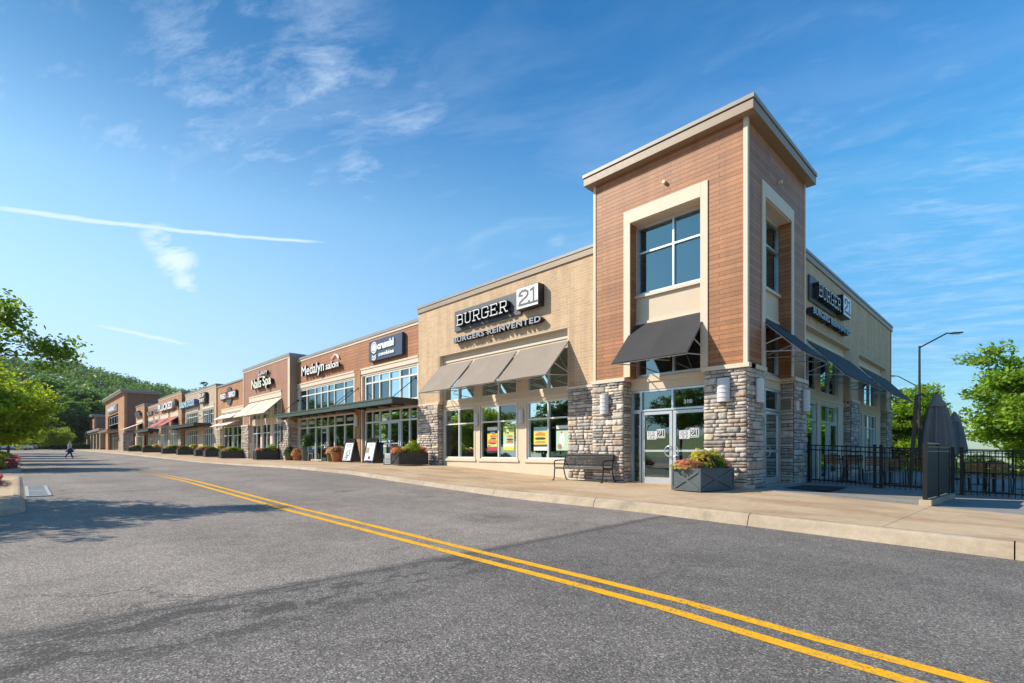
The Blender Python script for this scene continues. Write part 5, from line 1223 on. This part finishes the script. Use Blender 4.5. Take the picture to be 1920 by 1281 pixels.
t = thing('menu_board', 'small pale floor sign standing left of the long planter box', 'sign', (-20.55, 12.1, zs(-20.5, 12)), R_(25))
b = MB(); b.box(-.16, .16, -.03, .03, .04, .52, 'sign_white'); b.box(-.18, .18, -.1, .1, 0, .04, 'black_metal'); b.build('board', t, world=False)
b = MB()
for k in range(6): b.box(-.13, .13, -.034, -.03, .10 + k * .06, .13 + k * .06, ('blind' if k > 3 else 'letter_silver' if k % 2 else 'brown_print'))
b.build('print', t, world=False)
# bistro table and chairs by the salon door
t = thing('bistro_table', 'small round dark metal table outside the salon door', 'table', (-29.2, 12.8, zs(-29.2, 12.8)))
b = MB(); b.lathe([(0, .72), (.34, .72), (.34, .74), (0, .74)], 'black_metal', 20); b.build('table_top', t, world=False)
b = MB(); b.tube((0, 0, .03), (0, 0, .72), .025, 'black_metal'); b.lathe([(0, .03), (.24, .02), (.24, 0), (0, 0)], 'black_metal', 16); b.build('pedestal', t, world=False)
def metal_chair(label, loc, rz, grp, mat='black_metal', slat=None, nm='metal_chair', scale=1.0):
    t = thing(nm, label, 'chair', loc, rz, grp)
    b = MB(); sm_ = slat or mat
    if slat:
        for k in range(5): b.box(-.21, .21, -.2 + k * .085, -.13 + k * .085, .44, .46, slat)
    else: b.box(-.21, .21, -.21, .21, .44, .46, mat)
    b.build('seat', t, world=False)
    for sx in (-1, 1):
        b = MB(); b.tube((sx * .22, -.22, 0), (sx * .21, -.2, .46), .014, mat, 6); b.build('leg', t, world=False)
        b = MB(); b.tube((sx * .22, .24, 0), (sx * .21, .2, .46), .014, mat, 6); b.tube((sx * .21, .2, .46), (sx * .21, .27, .86), .014, mat, 6); b.build('leg', t, world=False)
    b = MB(); b.tube((-.21, .27, .86), (.21, .27, .86), .014, mat, 6)
    if slat:
        for k in range(4): b.box(-.20, .20, .235 + k * .008, .25 + k * .008, .60 + k * .065, .645 + k * .065, slat)
    else:
        for k in range(5): b.tube((-.16 + k * .08, .21, .5), (-.16 + k * .08, .27, .86), .008, mat, 4)
    b.build('backrest', t, world=False)
    return t
c0 = metal_chair('pale metal bistro chair left of the small table by the salon door', (-29.9, 12.6, zs(-29.9, 12.6)), R_(100), 'chairs outside the salon', 'aluminium')
c1 = metal_chair('black metal bistro chair right of the small table by the salon door', (-28.55, 12.85, zs(-28.5, 12.8)), R_(-80), 'chairs outside the salon', 'black_metal')
# ------------------------------------------------------------------ the slatted bench
t = thing('park_bench', 'black metal slatted bench against the stone wall of the restaurant', 'bench', (-9.85, 12.72, zside(-9.85, 12.72)))
Lb = .95
def slat_prof():
    P = [(-.27, .40), (-.25, .435), (-.20, .44), (.12, .415), (.17, .43), (.20, .48), (.26, .78), (.285, .84), (.30, .84)]
    return P
b = MB(); P = slat_prof(); n = 44
for k in range(n):
    x = -Lb + .04 + (2 * Lb - .08) * k / (n - 1)
    for a, c in zip(P[:5], P[1:6]): b.bar((x, a[0], a[1]), (x, c[0], c[1]), .022, .008, 'black_metal', (1, 0, 0)) if False else b.hexa([(x - .016, a[0], a[1] - .004), (x + .016, a[0], a[1] - .004), (x + .016, c[0], c[1] - .004), (x - .016, c[0], c[1] - .004), (x - .016, a[0], a[1] + .004), (x + .016, a[0], a[1] + .004), (x + .016, c[0], c[1] + .004), (x - .016, c[0], c[1] + .004)], 'black_metal')
b.build('seat', t, world=False)
b = MB()
for k in range(n):
    x = -Lb + .04 + (2 * Lb - .08) * k / (n - 1)
    for a, c in zip(P[5:], P[6:]): b.hexa([(x - .016, a[0] - .004, a[1]), (x + .016, a[0] - .004, a[1]), (x + .016, c[0] - .004, c[1]), (x - .016, c[0] - .004, c[1]), (x - .016, a[0] + .004, a[1]), (x + .016, a[0] + .004, a[1]), (x + .016, c[0] + .004, c[1]), (x - .016, c[0] + .004, c[1])], 'black_metal')
b.bar((-Lb, .265, .80), (Lb, .265, .80), .012, .05, 'black_metal'); b.tube((-Lb, .29, .845), (Lb, .29, .845), .018, 'black_metal'); b.bar((-Lb, .205, .50), (Lb, .205, .50), .012, .04, 'black_metal')
b.build('backrest', t, world=False)
b = MB(); b.tube((-Lb, -.26, .40), (Lb, -.26, .40), .02, 'black_metal'); b.tube((-Lb, .16, .40), (Lb, .16, .40), .018, 'black_metal'); b.build('rail', t, world=False)
for x in (-Lb, Lb):
    b = MB(); b.path([(x, -.36, 0), (x, -.30, .06), (x, -.27, .40), (x, -.29, .60), (x, -.25, .645), (x, .0, .655), (x, .22, .66)], .019, 'black_metal'); b.box(x - .035, x + .035, -.40, -.32, 0, .015, 'black_metal'); b.build('arm_and_leg', t, world=False, smooth=True)
    b = MB(); b.path([(x, .36, 0), (x, .27, .10), (x, .17, .40), (x, .215, .52), (x, .275, .80), (x, .29, .85)], .019, 'black_metal'); b.box(x - .035, x + .035, .32, .40, 0, .015, 'black_metal'); b.build('leg', t, world=False, smooth=True)
# ------------------------------------------------------------------ door mats
t = thing('door_mat', 'long dark mat lying outside the side door of the tower', 'mat', (-4.2, 15.4, zs(-4.2, 15.4) + .005), R_(0))
b = MB(); b.box(-.75, .65, -.95, .95, 0, .014, 'rubber'); b.box(-.70, .60, -.90, .90, .014, .017, 'cloth_black'); b.build('mat', t, world=False)
# ------------------------------------------------------------------ patio fence
def fence(label, ax, ay, bx, by, posts, grp='black railing panels of the patio'):
    t = thing('patio_fence', label, 'fence', (ax, ay, zs(ax, ay)), 0, grp); L = math.hypot(bx - ax, by - ay); dx_, dy_ = (bx - ax) / L, (by - ay) / L
    def P(s, z): x, y = dx_ * s, dy_ * s; return (x, y, zs(ax + x, ay + y) - zs(ax, ay) + z)
    first = None
    for s in posts:
        b = MB(); p_ = P(s, 0); b.box(-.035, .035, -.035, .035, 0, 1.22, 'black_metal'); b.box(-.042, .042, -.042, .042, 1.22, 1.245, 'black_metal'); b.box(-.06, .06, -.06, .06, 0, .02, 'black_metal')
        if first is None: first = b.build('post', t, world=False); o = first
        else: o = first.copy(); col.objects.link(o); o.parent = t
        o.location = p_
    for z in (1.16, 1.02, .10):
        b = MB(); b.bar(P(0, z), P(L, z), .025, .035, 'black_metal'); b.build('rail', t, world=False)
    n = int(L / .115); first = None
    for k in range(1, n):
        if first is None:
            b = MB(); b.box(-.0095, .0095, -.0095, .0095, .02, 1.15, 'black_metal'); first = b.build('picket', t, world=False); o = first
        else: o = first.copy(); col.objects.link(o); o.parent = t
        o.location = P(L * k / n, 0)
    return t
fence('black picket railing between the tower pier and the dark gate screen', -4.92, 17.7, -1.42, 17.7, (.05, 1.75, 1.9, 3.45))
fence('black picket railing right of the dark gate screen', -1.34, 17.7, 3.2, 17.7, (.05, 1.9, 3.7))
fence('black picket railing along the far side of the patio', -5.0, 31.5, 6.0, 31.5, (.1, 2.2, 4.4, 6.6, 8.8, 10.8))
t = thing('gate_screen', 'solid dark screen panel with steel frame standing out from the patio railing', 'screen', (-1.55, 13.4, zs(-1.5, 13.4) + .02), R_(-3.2)); t.scale = (.8, 1.02, 1.04)
b = MB(); b.box(-.03, .03, .1, 2.45, .12, 1.14, 'dark_panel'); b.build('panel', t, world=False)
for y, m_ in ((.05, 'black_metal'), (1.28, 'black_metal'), (2.5, 'black_metal')):
    b = MB(); b.box(-.045, .045, y - .04, y + .04, 0 if y != 1.28 else .1, 1.24, m_); b.build('post', t, world=False)
b = MB(); b.box(-.045, .045, .1, 2.45, 1.14, 1.17, 'bronze_metal'); b.box(-.045, .045, .1, 2.45, 1.06, 1.075, 'taupe_cornice'); b.box(-.05, .05, .1, 1.23, 1.215, 1.24, 'canopy_soffit'); b.build('rail', t, world=False)
b = MB(); b.box(-.12, .14, .0, 2.6, -.02, .10, 'kerb_concrete'); b.build('plinth', t, world=False, bevel=.01)
# ------------------------------------------------------------------ patio tables and chairs
def ptable(label, loc, rz):
    t = thing('patio_table', label, 'table', loc, rz, 'tables on the patio')
    b = MB(); b.box(-.4, .4, -.4, .4, .72, .75, 'black_metal'); b.build('table_top', t, world=False)
    b = MB(); b.tube((0, 0, .02), (0, 0, .72), .035, 'black_metal'); b.box(-.28, .28, -.04, .04, 0, .025, 'black_metal'); b.box(-.04, .04, -.28, .28, 0, .024, 'black_metal'); b.build('pedestal', t, world=False)
    return t
tab0 = ptable('square black patio table close to the tower, behind the railing', (-4.3, 19.7, zs(-4.3, 19.7)), 0)
for x, y, lab in ((-3.2, 20.1, 'second black patio table from the tower, behind the railing'), (-2.2, 21.6, 'black patio table behind the gate screen and railing'), (-.75, 19.6, 'black patio table behind the railing at the right edge'), (-1.3, 23.6, 'black patio table farther back below the closed umbrella'), (-.1, 22.3, 'black patio table at the far right of the patio')):
    put(copy_tree(tab0), (x, y, zs(x, y)), 0, lab)
ch0 = metal_chair('wood-slatted patio chair nearest the tower pier, back to the railing', (-4.45, 18.85, zs(-4.4, 19)), R_(180), 'slatted chairs on the patio', 'black_metal', 'teak', 'patio_chair')
for x, y, rz, lab in ((-3.95, 18.9, 176, 'wood-slatted patio chair second from the tower pier'), (-3.4, 18.95, 184, 'wood-slatted patio chair third from the tower pier'), (-2.95, 19.0, 178, 'wood-slatted patio chair fourth from the tower pier, near the fence posts'),
                      (-2.3, 20.6, 150, 'wood-slatted patio chair behind the fence just left of the screen'), (-1.1, 18.6, 184, 'left of the pair of orange slatted chairs beside the right railing'), (-.62, 18.65, 176, 'right of the pair of orange slatted chairs beside the right railing'),
                      (-1.5, 19.9, 90, 'slatted chair side-on just right of the gate screen'), (-.15, 19.7, -90, 'slatted chair cut by the right edge of the photo'), (-4.3, 20.6, 0, 'slatted chair on the far side of the table nearest the tower'), (-.8, 20.6, 0, 'slatted chair facing the pair of orange chairs'),
                      (-1.9, 22.4, 20, 'slatted chair far back behind the umbrella'), (-3.1, 21.0, 0, 'slatted chair far side of the second patio table')):
    put(copy_tree(ch0), (x, y, zs(x, y)), R_(rz), lab)
# closed cantilever umbrellas
def umbrella(label, loc, top, h, r, seed, mast=True):
    t = thing('patio_umbrella', label, 'umbrella', loc); r_ = random.Random(seed)
    n = 48; V = []; F = []; prof = [(.04, top), (r * .42, top - .22), (r * .55, top - .45), (r * .78, top - h * .5), (r * .97, top - h * .85), (r, top - h)]
    for j, (q, z) in enumerate(prof):
        for i in range(n):
            a = 2 * math.pi * i / n; fold = 1 + (.42 * (1 - 2 * abs(math.sin(4 * a))) + .08 * math.cos(16 * a + 1) ) * min(1, j / 2) + (r_.uniform(-.05, .05) if j else 0)
            V.append((q * fold * math.cos(a), q * fold * math.sin(a), z + (.05 * math.cos(8 * a) if j == len(prof) - 1 else 0)))
    for j in range(len(prof) - 1):
        for i in range(n): F.append((j * n + i, j * n + (i + 1) % n, (j + 1) * n + (i + 1) % n, (j + 1) * n + i))
    npmesh('canopy', np.array(V), np.array(F), None, 'umbrella_cloth', t, smooth=True)
    b = MB(); b.lathe([(.02, top + .04), (r * .30, top - .05), (r * .66, top - .36), (r * .62, top - .37)], 'umbrella_cloth', 16); b.build('vent_cap', t, world=False)
    b = MB(); b.tube((0, 0, .05), (0, 0, top + .05), .024, 'black_metal'); b.build('pole', t, world=False)
    if mast:
        b = MB(); A = Vector((-.62, -.18, 0)); b.bar(A, (-.46, -.12, top - .02), .09, .13, 'bronze_metal', (0, 1, 0)); b.bar((-.46, -.12, top - .05), (-.22, -.05, top * .42), .035, .05, 'bronze_metal', (0, 1, 0)); b.bar((-.50, -.12, top - .0), (-.28, -.12, top + .02), .05, .06, 'bronze_metal'); b.build('mast', t, world=False)
    b = MB(); b.box(-.95, .25, -.42, .42, 0, .09, 'planter_dark'); b.build('base', t, world=False, bevel=.01)
    return t
umbrella('nearer closed grey umbrella with slanted dark mast behind the gate screen', (-1.98, 19.6, zs(-2, 19.6)), 2.8, 1.75, .31, 1)
umbrella('farther closed grey umbrella right behind the nearer one', (at(1790, 0, 20)[0], at(1790, 0, 20)[1], zs(-2, 25.4)), 2.64, 1.65, .27, 2, True)
# ------------------------------------------------------------------ street lamps
def slamp(label, loc, h, d, L):
    t = thing('street_lamp', label, 'street lamp', loc, 0, 'street lamps behind the patio'); d = Vector(d).normalized()
    b = MB(); b.tube((0, 0, 0), (0, 0, h), .085, 'bronze_metal', 10, .055); b.tube((0, 0, 0), (0, 0, .5), .16, 'bronze_metal', 12, .14); b.build('pole', t, world=False, smooth=True)
    b = MB(); a = Vector((0, 0, h - .1)); c = a + d * L * .62 + Vector((0, 0, L * .33)); b.tube(a, c, .042, 'bronze_metal', 8); b.tube(c, c + d * L * .12, .035, 'bronze_metal', 8); b.build('arm', t, world=False)
    b = MB(); e = c + d * L * .1; b.bar(e, e + d * .62 + Vector((0, 0, .03)), .26, .07, 'bronze_metal'); b.bar(e + Vector((0, 0, -.05)) + d * .1, e + d * .5 + Vector((0, 0, -.04)), .18, .02, 'sign_white'); b.build('lamp_head', t, world=False)
    return t
x, y = at(1724, 0, 30); slamp('taller street lamp with its arm reaching right, above the patio', (x, y, -.35), 1.2 + 199 / 950 * 30 + .35, (.70, .714, 0), 2.6)
x, y = at(1717, 0, 46); slamp('shorter, farther street lamp with its arm reaching left', (x, y, -.7), 1.2 + 127 / 950 * 46 + .7, (-.70, -.714, 0), 2.6)
# ------------------------------------------------------------------ storm drain
t = thing('storm_drain', 'pale steel storm drain grate in the gutter at the left kerb', 'drain', (-16.6, .32, zroad(-16.6, .3) + .004), 0)
t.rotation_euler = (0, math.atan(.025), 0)
b = MB(); b.box(-1.45, 1.45, -.17, .17, -.04, -.002, 'black_metal'); b.build('pit', t, world=False)
b = MB()
for y in (-.18, .18): b.box(-1.5, 1.5, y - .03, y + .03, 0, .022, 'steel_grate')
for x in (-1.47, 0, 1.47): b.box(x - .03, x + .03, -.15, .15, 0, .02, 'steel_grate')
for k in range(20): x = -1.36 + k * .143; b.box(x - .035, x + .035, -.15, .15, 0, .018, 'steel_grate')
b.build('grate', t, world=False)
# ------------------------------------------------------------------ parking islands along the left side
def island(x0, x1, yw, seed, y1=.08):
    b = MB(); n = 10; zz = lambda x: zroad(x, 0)
    out_ = [(x0, -9), (x0, -.9)] + [(x0 + .95 - .95 * math.cos(a), -.9 + .98 * math.sin(a)) for a in [math.pi / 2 * k / n for k in range(1, n + 1)]] + [(x1 - .95 + .95 * math.sin(a), -.9 + .98 * math.cos(a)) for a in [math.pi / 2 * k / n for k in range(0, n)]] + [(x1, -.9), (x1, -9)]
    kerb('island_kerb', out_, lambda x, y: zz(x), lambda x: .075, .16, flip=True)
    f = MB(); f.poly([(x + (.1 if x < (x0 + x1) / 2 else -.1), y - .08, zz(x) + .08) for x, y in out_], 'walk_concrete'); tag(f.build('island_paving'), kind='structure')
    return zz
random.seed(3)
def flowerbed(label, x0, x1, y0, y1, seed, rim=True):
    t = thing('flower_bed', label, 'flower bed', ((x0 + x1) / 2, (y0 + y1) / 2, zroad((x0 + x1) / 2, 0) + .08), 0, 'flower beds on the parking islands')
    hx, hy = (x1 - x0) / 2, (y1 - y0) / 2; b = MB(); n = 22
    pr = [(math.cos(2 * math.pi * i / n) * hx, math.sin(2 * math.pi * i / n) * hy) for i in range(n)]
    for i in range(n):
        a, c = pr[i], pr[(i + 1) % n]
        b.poly([(a[0], a[1], 0), (c[0], c[1], 0), (c[0] * .93, c[1] * .90, .10), (a[0] * .93, a[1] * .90, .10)], 'mulch'); b.poly([(a[0] * .93, a[1] * .9, .10), (c[0] * .93, c[1] * .9, .10), (0, 0, .16)], 'mulch')
    b.build('soil', t, world=False)
    g_ = np.random.default_rng(seed); N = int(260 * (x1 - x0)); a = g_.uniform(0, 2 * math.pi, N); rr = g_.uniform(.78, 1.0, N)
    V, F, C = leaves(np.stack([np.cos(a) * hx * rr, np.sin(a) * hy * rr, g_.uniform(.04, .22, N)], 1), .09, (.42, .05, .12), (.62, .20, .30), seed, .5, 1.2); npmesh('flowers', V, F, C, 'leaf', t)
    k = max(2, int((x1 - x0) / 1.3)); ps = []
    for j in range(k): ps.append(tuft(-hx + (j + .6) * 2 * hx / k * .97, g_.uniform(-.15, .1) * hy, .08, .62, hy * .72, g_.uniform(.45, .68), 620, .085, (.12, .20, .015), (.36, .40, .03), seed * 3 + j))
    V, F, C = join(ps); npmesh('shrubs', V, F, C, 'leaf', t)
    return t
for k, (x0, x1) in enumerate(((-24.2, -11.6), (-38.6, -28.6), (-51, -42.5), (-63, -55), (-75, -67))):
    island(x0, x1, 0, k)
bl = ['low yellow-green shrubs edged in pink at the left photo edge', 'bed of round shrubs with pink edging under the bright street tree', 'third flower bed along the left side of the road', 'fourth flower bed along the left side of the road', 'farthest flower bed along the left side of the road']
for k, (x0, x1, y0, y1) in enumerate(((-22.8, -16.5, -2.4, -.33), (-37.6, -29.6, -2.6, -.05), (-50, -43.5, -2.4, .0), (-62, -56, -2.3, .0), (-74, -68, -2.3, .0))): flowerbed(bl[k], x0, x1, y0, y1, 60 + k)
# ------------------------------------------------------------------ the woman crossing the road
def skin_mesh(name, parent, V, E, rad, mat, root=0, sub=2):
    me = bpy.data.meshes.new(name); me.from_pydata(V, E, []); o = bpy.data.objects.new(name, me); col.objects.link(o); o.parent = parent
    s = o.modifiers.new('skin', 'SKIN'); s.use_smooth_shade = True
    for i, r in enumerate(rad): me.skin_vertices[0].data[i].radius = r if hasattr(r, '__len__') else (r, r)
    me.skin_vertices[0].data[root].use_root = True
    u = o.modifiers.new('sub', 'SUBSURF'); u.levels = sub; u.render_levels = sub
    dg = bpy.context.evaluated_depsgraph_get(); dg.update(); m2 = bpy.data.meshes.new_from_object(o.evaluated_get(dg)); o.modifiers.clear(); o.data = m2; m2.name = name
    m2.materials.clear(); m2.materials.append(MATS[mat]); m2.polygons.foreach_set('use_smooth', [True] * len(m2.polygons)); return o
px0, py0 = at(131, 0, 52.5)
t = thing('person', 'woman striding across the road in a navy skirt, black leggings and light top', 'person', (px0, py0, zroad(px0, py0) ), R_(44))
# local +x is her walking direction (to the right of the picture), local y across
bv = [(0, 0, .93), (.01, 0, 1.10), (.03, 0, 1.28), (.05, 0, 1.42), (.06, 0, 1.50), (.08, 0, 1.57), (.085, 0, 1.66),
      (.04, .15, 1.40), (-.06, .19, 1.15), (.02, .20, .93), (.05, .20, .86), (.04, -.15, 1.40), (.12, -.19, 1.16), (.32, -.18, 1.05), (.40, -.17, 1.04),
      (-.02, .09, .86), (-.20, .09, .54), (-.52, .08, .19), (-.58, .08, .09), (-.47, .09, .03),
      (.02, -.09, .86), (.22, -.09, .48), (.34, -.09, .10), (.36, -.09, .05), (.52, -.09, .04)]
be = [(0, 1), (1, 2), (2, 3), (3, 4), (4, 5), (5, 6), (3, 7), (7, 8), (8, 9), (9, 10), (3, 11), (11, 12), (12, 13), (13, 14), (0, 15), (15, 16), (16, 17), (17, 18), (18, 19), (0, 20), (20, 21), (21, 22), (22, 23), (23, 24)]
brd = [(.14, .12), (.12, .10), (.14, .10), (.12, .09), (.045, .045), (.085, .075), (.085, .075), .05, .040, .030, .035, .05, .040, .030, .035, .10, .075, .05, .04, .03, .10, .075, .05, .04, .03]
skin_mesh('body', t, bv, be, brd, 'skin')
b = MB()
b.build  # noqa
def shell(name, prof, mat, ecc=.75, n=24, wav=0.0, tilt=(0, 0)):
    V = []; F = []
    for j, (r0, z) in enumerate(prof):
        for i in range(n):
            a = 2 * math.pi * i / n; k = 1 + wav * math.cos(7 * a) * j / len(prof); V.append((r0 * k * math.cos(a) + tilt[0] * (1.4 - z), r0 * k * ecc * math.sin(a) + tilt[1], z))
    for j in range(len(prof) - 1):
        for i in range(n): F.append((j * n + i, j * n + (i + 1) % n, (j + 1) * n + (i + 1) % n, (j + 1) * n + i))
    return npmesh(name, np.array(V), np.array(F), None, mat, t, smooth=True)
shell('top', [(.07, 1.50), (.15, 1.44), (.185, 1.34), (.165, 1.2), (.15, 1.06), (.165, .98)], 'cloth_white', .95, tilt=(-.06, 0))
shell('skirt', [(.165, 1.02), (.22, .94), (.30, .82), (.36, .68), (.38, .60)], 'cloth_navy', .8, wav=.10, tilt=(-.04, 0))
lv = [bv[15], bv[16], bv[17], bv[18], bv[19]]; skin_mesh('legging', t, lv, [(0, 1), (1, 2), (2, 3), (3, 4)], [.108, .083, .058, .05, .038], 'cloth_black')
lv = [bv[20], bv[21], bv[22], bv[23], bv[24]]; skin_mesh('legging', t, lv, [(0, 1), (1, 2), (2, 3), (3, 4)], [.108, .083, .058, .05, .038], 'cloth_black')
skin_mesh('hair', t, [(.05, 0, 1.72), (.03, 0, 1.66), (.0, 0, 1.55), (-.03, 0, 1.42)], [(0, 1), (1, 2), (2, 3)], [(.08, .085), (.10, .10), (.08, .085), (.05, .06)], 'hair_blonde')
# ------------------------------------------------------------------ cars parked far down the street
def car(label, loc, rz, mat):
    t = thing('parked_car', label, 'car', loc, rz, 'cars parked at the far end of the street')
    b = MB(); prof = [(-2.2, .35), (-2.25, .75), (-2.0, .92), (-1.5, 1.0), (-.9, 1.42), (.7, 1.45), (1.35, 1.0), (2.1, .88), (2.25, .6), (2.2, .35)]
    for sx in (-1, 1): b.poly([(x, sx * .86, z) for x, z in prof], mat)
    for a, c in zip(prof, prof[1:] + prof[:1]): b.poly([(a[0], -.86, a[1]), (c[0], -.86, c[1]), (c[0], .86, c[1]), (a[0], .86, a[1])], mat)
    b.build('body', t, world=False)
    b = MB()
    for sx in (-1, 1): b.poly([(-1.35, sx * .868, 1.02), (-.85, sx * .868, 1.36), (.62, sx * .868, 1.38), (1.15, sx * .868, 1.02)], 'car_glass')
    b.poly([(.78, -.74, 1.42), (.78, .74, 1.42), (1.32, .78, 1.04), (1.32, -.78, 1.04)], 'car_glass'); b.poly([(-.95, -.74, 1.41), (-.95, .74, 1.41), (-1.49, .78, 1.03), (-1.49, -.78, 1.03)], 'car_glass'); b.build('windows', t, world=False)
    for x in (-1.4, 1.4):
        for y in (-.8, .8): b = MB(); b.tube((x, y - .1, .33), (x, y + .1, .33), .33, 'rubber', 16); b.tube((x, y - .11, .33), (x, y + .11, .33), .19, 'aluminium', 10); b.build('wheel', t, world=False)
    return t
x, y = at(44, 0, 112); car('silver car parked far off beyond the flower beds', (x, y, zroad(x, y)), R_(100), 'car_silver')
x, y = at(32, 0, 100); car('white car parked far off left of the silver one', (x, y, zroad(x, y)), R_(100), 'car_white')
# low hedge and verge closing the far end of the road
g_ = np.random.default_rng(8); N = 9000; X = g_.uniform(-172, -166, N); Y = g_.uniform(-30, 13, N); Z = np.array([zground(a, c) + .1 for a, c in zip(X, Y)]) + g_.uniform(0, 1.0, N)
V, F, C = leaves(np.stack([X, Y, Z], 1), .42, (.05, .10, .02), (.16, .22, .03), 4)
tag(npmesh('hedge', V, F, C, 'far_leaf'), 'long low hedge closing the far end of the road', 'hedge')
N = 12000; X = g_.uniform(-10, 14, N); Y = g_.uniform(33, 37, N); Z = np.array([zground(a, c) for a, c in zip(X, Y)]) + g_.uniform(0, .55, N)
V, F, C = leaves(np.stack([X, Y, Z], 1), .13, (.20, .26, .02), (.42, .44, .05), 5)
tag(npmesh('shrub_row', V, F, C, 'leaf'), 'row of low yellow-green shrubs behind the patio', 'shrubs', kind='stuff')

# ------------------------------------------------------------------ the air
b = MB(); b.box(-600, 300, -300, 400, -4.5, 95, 'hill_soil'); hz = b.build('haze'); hz.data.materials.clear()
m = bpy.data.materials.new('haze'); m.use_nodes = True; n_ = m.node_tree; n_.nodes.clear()
v_ = n_.nodes.new('ShaderNodeVolumePrincipled'); v_.inputs['Color'].default_value = (.80, .88, 1.0, 1); v_.inputs['Density'].default_value = .00011; v_.inputs['Anisotropy'].default_value = .2
o_ = n_.nodes.new('ShaderNodeOutputMaterial'); n_.links.new(v_.outputs[0], o_.inputs['Volume']); hz.data.materials.append(m); tag(hz, kind='stuff')
